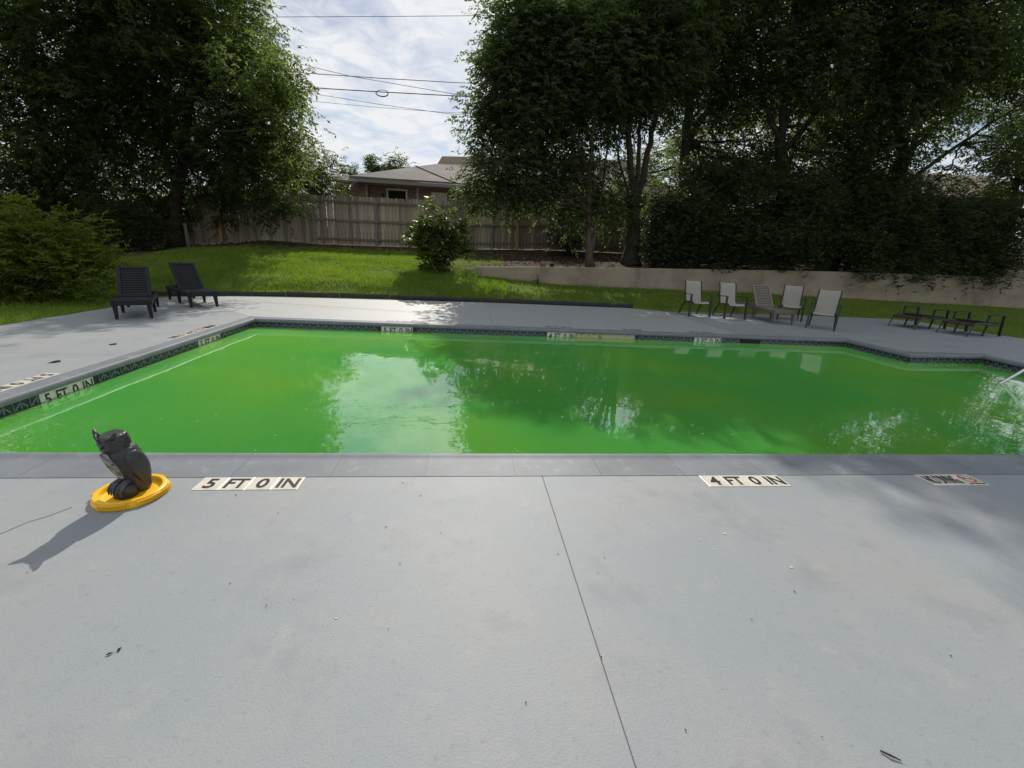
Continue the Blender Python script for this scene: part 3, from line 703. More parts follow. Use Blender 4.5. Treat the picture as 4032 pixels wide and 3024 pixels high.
a, b = at(1924, 771, 26.57), at(1984, 771, 26.57); window(a.x, b.x, a.z, a.z - 1.2, 26.59, MT['glass'])
a = at(1507, 768, 26.5); hb('wall_lamp', MT['frame'], MB().box((a.x - .05, 26.45, a.z - .1), (a.x + .05, 26.617, a.z + .1)))
hb('downpipe', MT['white_trim'], MB().tube([at(1300, 722, 26.1), at(1312, 735, 26.1), at(1314, 775, 26.1)], .05, 6))

def far_house(X, Y, wdt, z_eave, z_ridge, roofm, label, yaw=0):
    r = empty('house', (X, Y, 0), yaw, label=label, cat='house')
    MB().box((-wdt / 2, 0, 0), (wdt / 2, 7, z_eave)).build('wall', MT['brick'], r)
    b = MB(); e = .4
    plane(b, [(-wdt / 2 - e, -e, z_eave - .1), (wdt / 2 + e, -e, z_eave - .1), (wdt / 2 + e, 3.5, z_ridge), (-wdt / 2 - e, 3.5, z_ridge)])
    plane(b, [(wdt / 2 + e, 7 + e, z_eave - .1), (-wdt / 2 - e, 7 + e, z_eave - .1), (-wdt / 2 - e, 3.52, z_ridge), (wdt / 2 + e, 3.52, z_ridge)])
    b.build('roof', roofm, r)
    f = MB().box((-1, -.05, 1.9), (.4, .02, 3.0)).build('window', MT['white_trim'], r)
    MB().box((-.92, -.07, 1.98), (.32, -.052, 2.92)).build('pane', MT['glass'], f)
    return r
p = at(842, 772, 26); far_house(p.x - .5, 26, 5, p.z - .9, p.z + .9, MT['shingle'], 'grey roofed neighbouring house glimpsed through the big left tree')
p = at(3720, 705, 30); far_house(p.x + 1, 30, 9, p.z - .9, p.z + 1.0, MT['shingle_tan'], 'tan roofed neighbouring house glimpsed through the branches at far right')

# ------------------------------------------------------------------ utility cables
def cable(pxs, Y0, Y1, rad, label, sag=.15, ext=9):
    n_ = len(pxs); P = [at(x, y, Y0 + (Y1 - Y0) * i / max(1, n_ - 1)) for i, (x, y) in enumerate(pxs)]
    d0 = (P[0] - P[1]).normalized(); d1 = (P[-1] - P[-2]).normalized()
    P = [P[0] + d0 * ext + Vector((0, 0, sag))] + P + [P[-1] + d1 * ext + Vector((0, 0, sag))]
    return MB().tube(P, rad, 5).build('utility_cable', MT['cable'], smooth=True, label=label, cat='cable', group='utility cables crossing the sky')
cable([(1030, 67), (1500, 65), (1960, 61)], 24, 24, .011, 'topmost thin cable alone high in the sky gap')
cable([(1160, 285), (1480, 307), (1790, 325)], 24, 24, .016, 'dark cable level across the sky gap above the coiled one')
cb_ = cable([(1110, 336), (1300, 350), (1480, 361), (1820, 379)], 24, 24, .021, 'thick bundled cable carrying a hanging coil loop')
lp = MB(); c0 = at(1507, 366, 23.95)
for rr2, dz in ((.22, 0), (.20, .012)):
    lp.tube([(c0.x - .0 + (rr2 * 1.25) * math.cos(t) * (1.0 if math.cos(t) > 0 else 1.25), 23.95, c0.z - .02 + rr2 * .66 * math.sin(t) + dz) for t in np.linspace(0, 2 * math.pi, 25)], .013, 5)
lp.build('coil_loop', MT['cable'], cb_)
cable([(1160, 247), (1380, 300), (1810, 374)], 27, 25, .012, 'thin cable slanting down to the right across two others')
cable([(1215, 366), (1500, 412), (1750, 446), (1920, 462)], 27, 25, .011, 'thin cable slanting below the coiled bundle')
cable([(1285, 404), (1500, 424), (1750, 442)], 27, 26, .009, 'lowest thin cable above the brick house')

# ------------------------------------------------------------------ garden edging
eg = empty('garden_edging', (0, 0, 0), label='black plastic garden edging between the far deck and the lawn', cat='edging'); eg.rotation_euler.z = YAW
ed_pts = [(-6.72, 10.06), (-5.56, 10.70), (-4.4, 10.98), (-3.2, 11.20), (-2.0, 11.36), (-.8, 11.46), (.36, 11.50), (1.5, 11.53), (2.6, 11.55), (3.6, 11.56), (4.62, 11.56)]
for (a, b) in zip(ed_pts, ed_pts[1:]):
    q = Vector((b[0] - a[0], b[1] - a[1])).normalized()
    bb = MB(); h1, h2 = .115 + rnd.uniform(-.008, .012), .115 + rnd.uniform(-.008, .012)
    rings = []
    for t, hh in ((0.004, h1), (.5, (h1 + h2) / 2 - .01), (.992, h2)):
        c = Vector(a) + (Vector(b) - Vector(a)) * t; nn = Vector((-q.y, q.x)); wv = rnd.uniform(-.006, .006)
        rings.append([(*(c + nn * (x + wv)), z) for x, z in ((-.015, .001), (-.022, hh * .45), (-.020, hh - .012), (-.006, hh), (.012, hh - .01), (.015, .001))])
    bb.loft(rings); bb.build('edging_section', MT['black_rubber'], eg, smooth=True)

# ------------------------------------------------------------------ loungers and chairs
def lounger(name, loc, rz, m, label, W_=.58, L_=1.62, H=.30, hinge=.72, ang=52, blen=.80, group='slatted resin loungers'):
    """local frame: foot end at y=0, head end towards +y"""
    r = empty(name, loc, rz, label=label, cat='lounger', group=group)
    fr = MB(); w = W_ / 2
    fr.box((-w, 0, H - .075), (-w + .045, L_, H)).box((w - .045, 0, H - .075), (w, L_, H))
    fr.box((-w + .046, 0, H - .075), (w - .046, .045, H)).box((-w + .046, L_ - .045, H - .075), (w - .046, L_, H))
    fr.box((-w + .046, hinge + .04, H - .07), (w - .046, hinge + .08, H - .02))
    fr.build('frame', m, r, bevel=.006)
    ns = 8; st = (hinge - .05) / ns
    sl_ = MB().box((-w + .048, -st / 2 + .003, -.012), (w - .048, st / 2 - .003, .012)).mesh('slat', m, bevel=.003)
    for k in range(ns): link('slat', sl_, r, (0, .05 + st * (k + .5), H - .014))
    for sx in (-1, 1):
        for y, dy in ((.03, -.02), (L_ * .50, 0), (L_ - .06, .02)):
            x = sx * (w - .045)
            MB().bar((x, y + .02, H - .076), (x + sx * .005, y + dy + .02, .0), .06, .075, up=(0, 1, 0), w2=.036, h2=.045).build('leg', m, r, bevel=.004)
    ca, sa = math.cos(R(ang)), math.sin(R(ang))
    bk = empty('backrest', (0, hinge + .02, H - .01)); bk.parent = r; bk.rotation_euler.x = R(ang)
    bf = MB(); bw = w - .035
    bf.box((-bw, 0, -.02), (-bw + .055, blen, .022)).box((bw - .055, 0, -.02), (bw, blen, .022)).box((-bw + .056, blen - .05, -.02), (bw - .056, blen, .022)).box((-bw + .056, 0, -.02), (bw - .056, .035, .022))
    bf.build('back_frame', m, bk, bevel=.006)
    nb = 11; sb = (blen - .09) / nb
    bs = MB().box((-bw + .058, -sb / 2 + .006, -.010), (bw - .058, sb / 2 - .006, .012)).mesh('slat', m, bevel=.003)
    for k in range(nb): link('slat', bs, bk, (0, .038 + sb * (k + .5), 0))
    MB().tube([(-.12, hinge + .5 * ca * blen + .05, H + .5 * sa * blen - .02), (-.12, hinge + .62, H - .04)], .012, 6).build('prop', m, r)
    MB().tube([(.12, hinge + .5 * ca * blen + .05, H + .5 * sa * blen - .02), (.12, hinge + .62, H - .04)], .012, 6).build('prop', m, r)
    return r
lounger('sun_lounger', (-6.02, 6.60, .0), math.atan2(.59, .81), MT['black_plastic'], 'black slatted lounger on the left deck, the one nearer the viewer', W_=.50, L_=1.50, H=.29, hinge=.60, ang=48, blen=.62)
lounger('sun_lounger', (-5.98, 8.12, .0), math.atan2(.775, .63), MT['black_plastic'], 'black slatted lounger at the lawn corner, the one farther back', W_=.50, L_=1.52, H=.29, hinge=.66, ang=49, blen=.64)
lounger('sun_lounger', (6.42, 10.22, .0), R(2), MT['taupe'], 'taupe slatted lounger with raised back between the sling chairs', W_=.54, L_=1.72, H=.32, hinge=.86, ang=54, blen=.64)

def sling_chair(loc, rz, label):
    """faces -y; front legs at y=0"""
    r = empty('patio_chair', (*loc, 0), rz, label=label, cat='chair', group='beige sling patio chairs'); w = .232; r.scale = (.93, .93, .87)
    FM = MT['frame']; zs = .43
    prof = [(-.04, zs - .045), (-.01, zs - .012), (.05, zs), (.20, zs - .012), (.36, zs - .035), (.43, zs - .02), (.475, zs + .05), (.52, zs + .18), (.565, zs + .32), (.60, zs + .44), (.635, zs + .515), (.675, zs + .545)]
    def sheet(pr, name):
        b = MB(); rings = []
        for (y, z) in pr: rings.append([(-w + .022, y, z + .004), (0, y + .004, z - .004), (w - .022, y, z + .004), (w - .022, y + .003, z - .003), (0, y + .007, z - .011), (-w + .022, y + .003, z - .003)])
        b.loft(rings); return b.build(name, MT['sling'], r, smooth=True)
    sheet(prof[:6], 'seat'); sheet(prof[5:], 'backrest')
    for sx in (-1, 1):
        MB().tube([(sx * w, y, z) for y, z in prof], .017, 6).build('side_rail', FM, r, smooth=True)
        x = sx * (w + .052)
        MB().bar((x, -.03, 0), (x, .015, .615), .042, .05, up=(0, 1, 0)).build('leg', FM, r, bevel=.004)
        MB().tube([(sx * (w + .005), .44, zs - .03), (sx * (w + .022), .53, .24), (sx * (w + .035), .66, 0)], [.020, .020, .017], 6).build('leg', FM, r, smooth=True)
        MB().loft([[(x - .022, y, z), (x + .022, y, z), (x + .022, y, z + .02), (x - .022, y, z + .02)] for y, z in ((.0, .60), (.02, .617), (.10, .622), (.28, .612), (.46, .60), (.55, .597))]).build('armrest', FM, r, smooth=True)
    MB().bar((-w - .045, .0, zs - .05), (w + .045, .0, zs - .05), .02, .03).bar((-w, .43, zs - .05), (w, .43, zs - .05), .02, .03).build('stretcher', FM, r)
    return r
sling_chair((4.63, 10.82), R(4), 'beige sling chair at the left end of the chair row')
sling_chair((5.46, 10.69), R(3), 'beige sling chair directly left of the taupe lounger')
sling_chair((7.07, 11.07), R(-27), 'beige sling chair behind and right of the taupe lounger')
sling_chair((6.93, 9.68), R(-37), 'beige sling chair nearest the pool, turned towards the left')

def folded_lounger(loc, rz, label):
    """metal sling chaise lying flat: foot end at y=0, head towards +y"""
    r = empty('folded_chaise', (*loc, 0), rz, label=label, cat='lounger', group='folded metal chaises at the right edge of the deck'); r.scale = (1.0, 1.0, 1.04); FM = MT['frame']; w = .27
    ft = [(-.0, .262), (.06, .285), (.18, .292), (.34, .282), (.46, .27)]
    b = MB(); b.loft([[(-w, y, z), (w, y, z), (w, y, z - .008), (-w, y, z - .008)] for y, z in ft]); b.build('foot_sling', MT['sling_brown'], r, smooth=True)
    b = MB(); b.loft([[(-w, y, z), (w, y, z), (w, y, z - .008), (-w, y, z - .008)] for y, z in ((.47, .268), (.8, .25), (1.05, .255))]); b.build('seat_sling', MT['sling_brown'], r, smooth=True)
    b = MB(); b.loft([[(-w + .02, y, z), (w - .02, y, z), (w - .02, y, z - .045), (-w + .02, y, z - .045)] for y, z in ((.40, .335), (.75, .318), (1.1, .30))]); b.build('folded_backrest', MT['frame'], r, smooth=True)
    for sx in (-1, 1):
        x = sx * (w + .012)
        MB().tube([(x, y, z) for y, z in ft] + [(x, .8, .252), (x, 1.15, .262)], .019, 6).build('side_rail', FM, r, smooth=True)
        MB().tube([(x, .02, .26), (x, -.10, .0)], .015, 6).build('leg', FM, r)
        MB().tube([(x - sx * .02, .62, .25), (x - sx * .02, .56, .0)], .024, 6).build('leg', FM, r)
        x2 = sx * (w + .04)
        MB().bar((x2, 1.16, .0), (x2, 1.06, .47), .045, .065, up=(0, 1, 0)).build('leg', FM, r, bevel=.004)
        MB().bar((x2, .46, .30), (x2, .46, .455), .032, .055, up=(0, 1, 0)).build('arm_post', FM, r)
        MB().loft([[(x2 - .028, y, z), (x2 + .028, y, z), (x2 + .028, y, z + .026), (x2 - .028, y, z + .026)] for y, z in ((.44, .452), (.60, .46), (.9, .465), (1.08, .462))]).build('armrest', FM, r, smooth=True)
    MB().tube([(-w, .0, .235), (w, .0, .235)], .011, 6).tube([(-w, 1.12, .26), (w, 1.12, .26)], .012, 6).build('crossbar', FM, r)
    return r
folded_lounger((9.86, 10.86), R(-68), 'folded dark metal chaise at right, the one beside the sling chairs')
folded_lounger((10.38, 10.08), R(-70), 'folded dark metal chaise at right, the one nearest the picture edge')

# ------------------------------------------------------------------ stair handrail
hr0 = Vector((7.125, 6.01, WZ)); ud = Vector((CY, SY, 0))
pts = [hr0 - ud * .80 + Vector((0, 0, -.62)), hr0 - ud * .42 + Vector((0, 0, -.33)), hr0 - ud * .10 + Vector((0, 0, -.055)), hr0, hr0 + ud * .3 + Vector((0, 0, .21)), hr0 + ud * 1.25 + Vector((0, 0, .885)), hr0 + ud * 1.40 + Vector((0, 0, .96)), hr0 + ud * 1.60 + Vector((0, 0, .985)), hr0 + ud * 2.25 + Vector((0, 0, .985)), hr0 + ud * 2.42 + Vector((0, 0, .92)), hr0 + ud * 2.48 + Vector((0, 0, .78)), hr0 + ud * 2.48 + Vector((0, 0, .132))]
hrail = MB().tube(pts, .0225, 12).build('handrail', MT['chrome'], smooth=True, label='stainless steel stair handrail dipping into the green water at right', cat='handrail')
fb = hr0 + ud * 2.48
MB().tube([(fb.x, fb.y, .001), (fb.x, fb.y, .02)], [.06, .045], 16).build('flange', MT['chrome'], hrail, smooth=True)

# ------------------------------------------------------------------ owl decoy on a yellow dish
OC = uvw(-1.735, 2.135)
dish = empty('yellow_dish', (OC.x, OC.y, 0), label='round yellow plastic lid with toothed rim under the owl', cat='dish')
prof = [(0, .012), (.100, .012), (.124, .013), (.127, .033), (.131, .037), (.146, .037), (.150, .034), (.151, .016), (.158, .014), (.158, .001), (0, .001)]
b = MB(); N = 56
b.loft([[(r_ * math.cos(2 * math.pi * k / N), r_ * math.sin(2 * math.pi * k / N), z) for k in range(N)] for r_, z in [(.0005, .012)] + prof[1:-1] + [(.0005, .001)]], cap=True)
b.build('lid', MT['yellow'], dish, smooth=True)
tb = MB()
for arc0, arc1 in ((-35, 30), (-100, -55), (150, 205), (70, 110)):
    for a in np.arange(arc0, arc1, 2.8):
        T = Matrix.Rotation(R(a), 4, 'Z'); MB().box((.1515, -.0019, .005), (.1640, .0019, .029), T=T).build('tooth', MT['yellow'], dish)
tab = MB()
for a0 in (-20, -78, 178, 90):
    rg_ = []
    for a in np.linspace(a0 - 21, a0 + 21, 9):
        c_, s_ = math.cos(R(a)), math.sin(R(a)); rg_.append([(c_ * r_, s_ * r_, z) for r_, z in ((.1512, .004), (.160, .004), (.160, .026), (.1512, .030))])
    MB().loft(rg_).build('rim_tab', MT['yellow'], dish, smooth=True)
oa = math.atan2(.64, -.77) ; 
face = Vector((-.20, -.98)); rz = math.atan2(face.y, face.x) + R(90)
owl = empty('owl_decoy', (OC.x + .004, OC.y + .010, .0125), rz, label='dark plastic owl decoy standing on the yellow lid', cat='owl decoy')
def ell(cy, z, rx, ry, N=28, sq=1.0, tilt=0):
    ps = []
    for k in range(N):
        t = 2 * math.pi * k / N; c, s_ = math.cos(t), math.sin(t)
        x = math.copysign(abs(c) ** sq, c) * rx; y = math.copysign(abs(s_) ** sq, s_) * ry
        ps.append((x, cy + y, z + tilt * y))
    return ps
# local: faces -y.  body leans forward
def rsec(tab, n=5):                                # smooth the section table
    T_ = np.array(tab, float); k = len(T_); out = []
    for i in range(k - 1):
        p0, p1, p2, p3 = T_[max(i - 1, 0)], T_[i], T_[i + 1], T_[min(i + 2, k - 1)]
        for j in range(n):
            t = j / n; out.append(.5 * (2 * p1 + (p2 - p0) * t + (2 * p0 - 5 * p1 + 4 * p2 - p3) * t * t + (3 * p1 - p0 - 3 * p2 + p3) * t ** 3))
    return out + [T_[-1]]
# columns: centre y, z, rx, ry, tilt
body = rsec([(.030, 0, .046, .046, 0), (.031, .02, .050, .052, 0), (.024, .07, .055, .058, .02), (.012, .12, .064, .066, .05), (-.002, .17, .072, .073, .09), (-.014, .215, .074, .074, .15), (-.024, .25, .067, .068, .22), (-.030, .272, .052, .054, .26), (-.031, .285, .045, .046, .28)])
MB().loft([ell(c, z, rx, ry, N=36, tilt=t) for c, z, rx, ry, t in body]).build('body', MT['owl'], owl, smooth='all')
for sx in (-1, 1):                                 # folded wings lying along the sides
    rings = []
    for c, z, rx, ry, t in rsec([(.040, .035, .020, .010, 0), (.032, .08, .034, .014, 0), (.018, .13, .046, .016, 0), (.004, .18, .050, .016, 0), (-.008, .22, .044, .014, 0), (-.016, .25, .026, .009, 0)], 4):
        bx = float(np.interp(z, [q[1] for q in body], [q[2] for q in body]))
        rings.append([(sx * (bx - .006 + ry * math.cos(k * math.pi / 5 - math.pi / 2) ), c + rx * math.sin(k * math.pi / 5 - math.pi / 2), z) for k in range(6)] + [(sx * (bx - .02), c, z)])
    MB().loft(rings).build('wing', MT['owl'], owl, smooth='all')
fs = MB()                                          # moulded feather edges on the shoulders
for row, (c, z, rx, ry, t) in enumerate([(-.006, .195, .0745, .0745, .12), (-.014, .218, .0755, .0755, .16), (-.021, .241, .0705, .0715, .20)]):
    for k in range(10):
        a = R(10 + 160 * (k + .5 * (row % 2)) / 9.5); x, y = math.cos(a) * rx, math.sin(a) * ry
        p = Vector((x, c + y, z + t * y)); nn = Vector((x / rx, y / ry, 0)).normalized(); sd = Vector((-nn.y, nn.x, 0)); dn = Vector((0, 0, -1))
        q = [p + sd * .013, p + sd * .012 + dn * .014 + nn * .0012, p + dn * .021 + nn * .002, p - sd * .012 + dn * .014 + nn * .0012, p - sd * .013]
        fs.add(q + [p - nn * .004, p + dn * .018 - nn * .003], [(0, 1, 2, 3, 4), (0, 5, 6, 1), (1, 6, 2), (2, 6, 3), (3, 6, 5, 4), (4, 5, 0)])
fs.build('feather_edges', MT['owl'], owl, kind='stuff')
rings = []
for z in np.linspace(.10, .262, 9):
    c, rx, ry = (float(np.interp(z, [q[1] for q in body], [q[j] for q in body])) for j in (0, 2, 3)); hw = .040 * math.sin(math.pi * min(1, (z - .085) / .2)) ** .5
    rings.append([(x, c - ry * math.sqrt(max(0, 1 - (x / rx) ** 2)) - .003 - .06 * max(0, z - .2), z) for x in np.linspace(-hw, hw, 9)])
MB().loft(rings, close=False).build('breast', MT['owl_white'], owl, smooth='all')
HC = -.036
head = rsec([(HC + .004, .268, .044, .044, .30), (HC + .002, .276, .059, .060, .28), (HC, .292, .063, .064, .22), (HC - .003, .318, .0635, .0645, .17), (HC - .005, .342, .062, .062, .14), (HC - .006, .357, .056, .056, .12), (HC - .006, .363, .042, .042, .10), (HC - .006, .365, .02, .02, .08)], 4)
hd = MB().loft([ell(c, z, rx, ry, N=40, sq=.70, tilt=t) for c, z, rx, ry, t in head]).build('head', MT['owl'], owl, smooth='all'); hd.scale = (.86, .86, .84); hd.location = (.0, HC * .14 + .004, .268 * .16)
hf = MB()
for row, (z, t) in enumerate([(.292, .21), (.307, .19), (.322, .165), (.337, .145), (.350, .13)]):
    c, rx, ry = (float(np.interp(z, [q[1] for q in head], [q[j] for q in head])) for j in (0, 2, 3))
    for k in range(12):
        a = R(-12 + 204 * (k + .5 * (row % 2)) / 11.5); c_, s_ = math.cos(a), math.sin(a)
        x = math.copysign(abs(c_) ** .70, c_) * rx; y = math.copysign(abs(s_) ** .70, s_) * ry
        p = Vector((x, c + y, z + t * y)); nn = Vector((c_, s_, .1)).normalized(); sd = Vector((-nn.y, nn.x, 0)); dn = Vector((0, 0, -1))
        q = [p + sd * .009, p + sd * .008 + dn * .009 + nn * .0018, p + dn * .015 + nn * .0028, p - sd * .008 + dn * .009 + nn * .0018, p - sd * .009]
        hf.add(q + [p - nn * .004, p + dn * .012 - nn * .003], [(0, 1, 2, 3, 4), (0, 5, 6, 1), (1, 6, 2), (2, 6, 3), (3, 6, 5, 4), (4, 5, 0)])
hf.build('head_feathers', MT['owl'], hd, kind='stuff')
FY = HC - .067
for sx in (-1, 1):
    T_ = np.linspace(0, 2 * math.pi, 17)[:-1]; c = Vector((sx * .027, FY + .006, .312))
    ring = [(c.x + .026 * math.cos(t), c.y + .004 * abs(math.cos(t)), c.z + .026 * math.sin(t)) for t in T_]
    MB().loft([[(x, y + .03, z) for x, y, z in ring], ring, [(c.x + .015 * math.cos(t), c.y + .005, c.z + .015 * math.sin(t)) for t in T_]]).build('facial_disc', MT['owl'], hd, smooth=True)
    MB().loft([[(sx * .027 + .011 * q * math.cos(t), FY + .010 - d_, .315 + .011 * q * math.sin(t)) for t in T_] for q, d_ in ((1, 0), (.8, .005), (.4, .008), (.05, .0085))]).build('eye', MT['owl_eye'], hd, smooth='all')
    # brow ridge rising from the beak to the corner, ending in a stubby ear tuft
    MB().tube([Vector((sx * .002, FY - .003, .322)), Vector((sx * .022, FY - .002, .338)), Vector((sx * .042, FY + .006, .352)), Vector((sx * .054, FY + .014, .362))], [.003, .005, .007, .010], 8).build('brow', MT['owl'], hd, smooth='all')
    e0 = Vector((sx * .050, FY + .022, .350)); e1 = Vector((sx * .084, FY + .030, .394)); dd = e1 - e0
    MB().loft([[tuple(e0 + dd * t + Vector((sx * .35, 0, -.6)).normalized() * (math.cos(a) * r1) + Vector((0, 1, 0)) * (math.sin(a) * r2)) for a in np.linspace(0, 2 * math.pi, 11)[:-1]] for t, r1, r2 in ((0, .013, .015), (.35, .012, .014), (.65, .010, .011), (.85, .007, .007), (.92, .002, .002))]).build('ear_tuft', MT['owl'], hd, smooth='all')
MB().loft([[(x * q, FY - d_, .300 - dz + z * q) for x, z in ((-.008, .010), (.008, .010), (.006, -.010), (-.006, -.010))] for q, d_, dz in ((1, -.01, 0), (.9, .003, .002), (.7, .010, .005), (.15, .012, .014))]).build('beak', MT['owl_eye'], hd, smooth=True)
MB().loft([ell(-.040, z, rx, ry, sq=.8) for z, rx, ry in ((0, .052, .044), (.04, .052, .043), (.058, .047, .038), (.068, .034, .026))]).build('perch', MT['owl'], owl, smooth='all')
for sx in (-1, 1):
    ft = MB()
    for q in (-1, 0, 1):
        x0 = sx * .025 + q * .012; ft.tube([(sx * .022 + q * .006, -.030, .085), (x0, -.068, .071), (x0 + q * .003, -.086, .050), (x0 + q * .003, -.087, .022)], [.010, .009, .006, .003], 6)
    ft.build('foot', MT['owl_grey'], owl, smooth=True)

# ------------------------------------------------------------------ pots on the planted bed
def pot(px, py, Y, rad, h, m, label):
    p = at(px, py, Y); z = gzw(p.x, p.y)
    r = empty('plant_pot', (p.x, p.y, z), label=label, cat='plant pot')
    N = 18; sec = [(rad * .68, 0), (rad * .9, h * .78), (rad * 1.05, h * .79), (rad * 1.08, h), (rad * .95, h), (rad * .85, h * .8), (.001, h * .8)]
    MB().loft([[(q * math.cos(6.2832 * k / N), q * math.sin(6.2832 * k / N), zz) for k in range(N)] for q, zz in sec]).build('pot', m, r, smooth=True)
    return r
pot(2134, 1048, 14.85, .095, .17, MT['terracotta'], 'terracotta pot on top of the retaining wall bed')
pot(2173, 1048, 14.85, .085, .15, MT['black_plastic'], 'black plastic pot beside the terracotta pot')

# ------------------------------------------------------------------ VEGETATION
def leaf_quads(P, D, K, rach, L, Wd, droop, g):
    """compound sprays: P,D are N x 3 twig bases and directions; K leaflets each -> verts, faces"""
    N = len(P); up = np.array([0, 0, 1.0])
    D = D / np.linalg.norm(D, axis=1, keepdims=True)
    S = np.cross(D, up); S /= (np.linalg.norm(S, axis=1, keepdims=True) + 1e-6)
    t = np.linspace(.15, 1, K)
    rl = rach * g.uniform(.6, 1.25, (N, 1, 1))
    base = P[:, None, :] + D[:, None, :] * (t[None, :, None] * rl) + np.array([0, 0, -1.0]) * (droop * .45 * (t ** 2)[None, :, None] * rl)
    sg = np.where(np.arange(K) % 2 == 0, 1.0, -1.0)[None, :, None]
    ax = D[:, None, :] * .5 + S[:, None, :] * sg * .8 + np.array([0, 0, -droop]) + g.normal(0, .28, (N, K, 3))
    ax /= np.linalg.norm(ax, axis=2, keepdims=True)
    nn = up + g.normal(0, .55, (N, K, 3))
    wv = np.cross(ax, nn); wv /= (np.linalg.norm(wv, axis=2, keepdims=True) + 1e-6)
    l = L * g.uniform(.65, 1.2, (N, K, 1)); w = Wd * g.uniform(.7, 1.15, (N, K, 1))
    v0 = base; v1 = base + ax * l * .42 + wv * w * .5; v2 = base + ax * l; v3 = base + ax * l * .42 - wv * w * .5
    V = np.stack([v0, v1, v2, v3], 2).reshape(-1, 3)
    F = np.arange(len(V)).reshape(-1, 4); return V, F
def crown_pts(lobes, n, g, clump=.30, per=14, shell=2.4):
    C = np.array([list(c) for c, r_ in lobes]); Rr = np.array([r_ for c, r_ in lobes]); w = Rr ** 2.4; w /= w.sum()
    nc = max(1, n // per); li = g.choice(len(lobes), nc, p=w)
    u = g.normal(size=(nc, 3)); u /= np.linalg.norm(u, axis=1, keepdims=True)
    cc = C[li] + u * (Rr[li] * g.random(nc) ** (1 / shell))[:, None]
    k = np.repeat(np.arange(nc), per)
    P = cc[k] + g.normal(0, 1, (len(k), 3)) * (clump * (.5 + .5 * g.random(nc))[k])[:, None]
    D = (P - C[li][k]); D /= (np.linalg.norm(D, axis=1, keepdims=True) + 1e-6)
    D = D * .8 + g.normal(0, .5, D.shape); D[:, 2] = D[:, 2] * .5 - .05
    return P, D, cc
def bendy(a, b, r1, r2, seg=6, wob=.06):
    a, b = Vector(a), Vector(b); L = (b - a).length; pts, rad = [], []
    for i in range(seg + 1):
        t = i / seg; o = Vector((rnd.gauss(0, 1), rnd.gauss(0, 1), rnd.gauss(0, .4))) * wob * L * math.sin(t * math.pi) * .5
        pts.append(a.lerp(b, t) + o + Vector((0, 0, .10 * L * math.sin(t * math.pi) * .3))); rad.append(r1 + (r2 - r1) * t)
    return pts, rad
def tree(label, base, stems, lobes, leaf, n, K=8, rach=.36, L=.145, Wd=.058, droop=.45, clump=.28, group='big shade trees around the lawn', name='shade_tree', cat='tree', bark='bark', twigs=40, seed=1, shell=2.4, per=14):
    """stems: list of (list of points relative to world, r0, r1)"""
    g = np.random.default_rng(seed); base = Vector(base)
    r = empty(name, base, label=label, cat=cat, group=group)
    P, D, cc = crown_pts(lobes, n, g, clump, per, shell)
    V, F = leaf_quads(P, D, K, rach, L, Wd, droop, g)
    me = np_mesh('crown', V - np.array(list(base)), F, MT[leaf]); link('crown', me, r)
    first = True
    ends = []
    for pts, r1, r2 in stems:
        b = MB(); n_ = len(pts); P_ = [Vector(p) for p in pts]
        q = []; rad = []
        for i in range(n_ - 1):
            for s in range(4):
                t = s / 4; q.append(P_[i].lerp(P_[i + 1], t) + Vector((rnd.gauss(0, r1 * .18), rnd.gauss(0, r1 * .18), 0))); rad.append(r1 + (r2 - r1) * ((i + t) / (n_ - 1)))
        q.append(P_[-1]); rad.append(r2)
        if first: rad[0] *= 1.6; rad[1] *= 1.15
        b.tube([p - base for p in q], rad, 9); b.build('trunk' if first else 'stem', MT[bark], r, smooth='all'); first = False
        ends += [(q[i], rad[i]) for i in range(len(q) // 2, len(q))]
    lm = MB()
    for c, rr2 in lobes:
        e, er2 = min(ends, key=lambda e: (e[0] - Vector(c)).length + max(0, e[0].z - c[2]) * 2)
        pts, rad = bendy(e, c, min(er2 * .7, .04 + .022 * rr2), .015, 7, .12); MB().tube([p - base for p in pts], rad, 6).build('limb', MT[bark], r, smooth='all')
    bw = MB()
    for c in cc[:: max(1, len(cc) // twigs)]:
        c = Vector(c); k = min(lobes, key=lambda l: (Vector(l[0]) - c).length)
        pts, rad = bendy(k[0], c, .022, .005, 4, .15); bw.tube([p - base for p in pts], rad, 4, cap=False)
    bw.build('twigs', MT[bark], r, kind='stuff')
    return r
def Lb(px, py, Y, r_):
    p = at(px, py, Y)
    if Y < 19 and -3 < p.x < 7:                      # crown tops stay below the light that reaches the near deck
        lim = (Y - (1.75 if p.x - r_ * .7 > 2.0 else 4.4)) * .78
        p.z = min(p.z, lim - r_ * 1.0)
    return (p, r_)
def gp(px, py, Y): p = at(px, py, Y); return Vector((p.x, p.y, gzw(p.x, p.y) - .05))

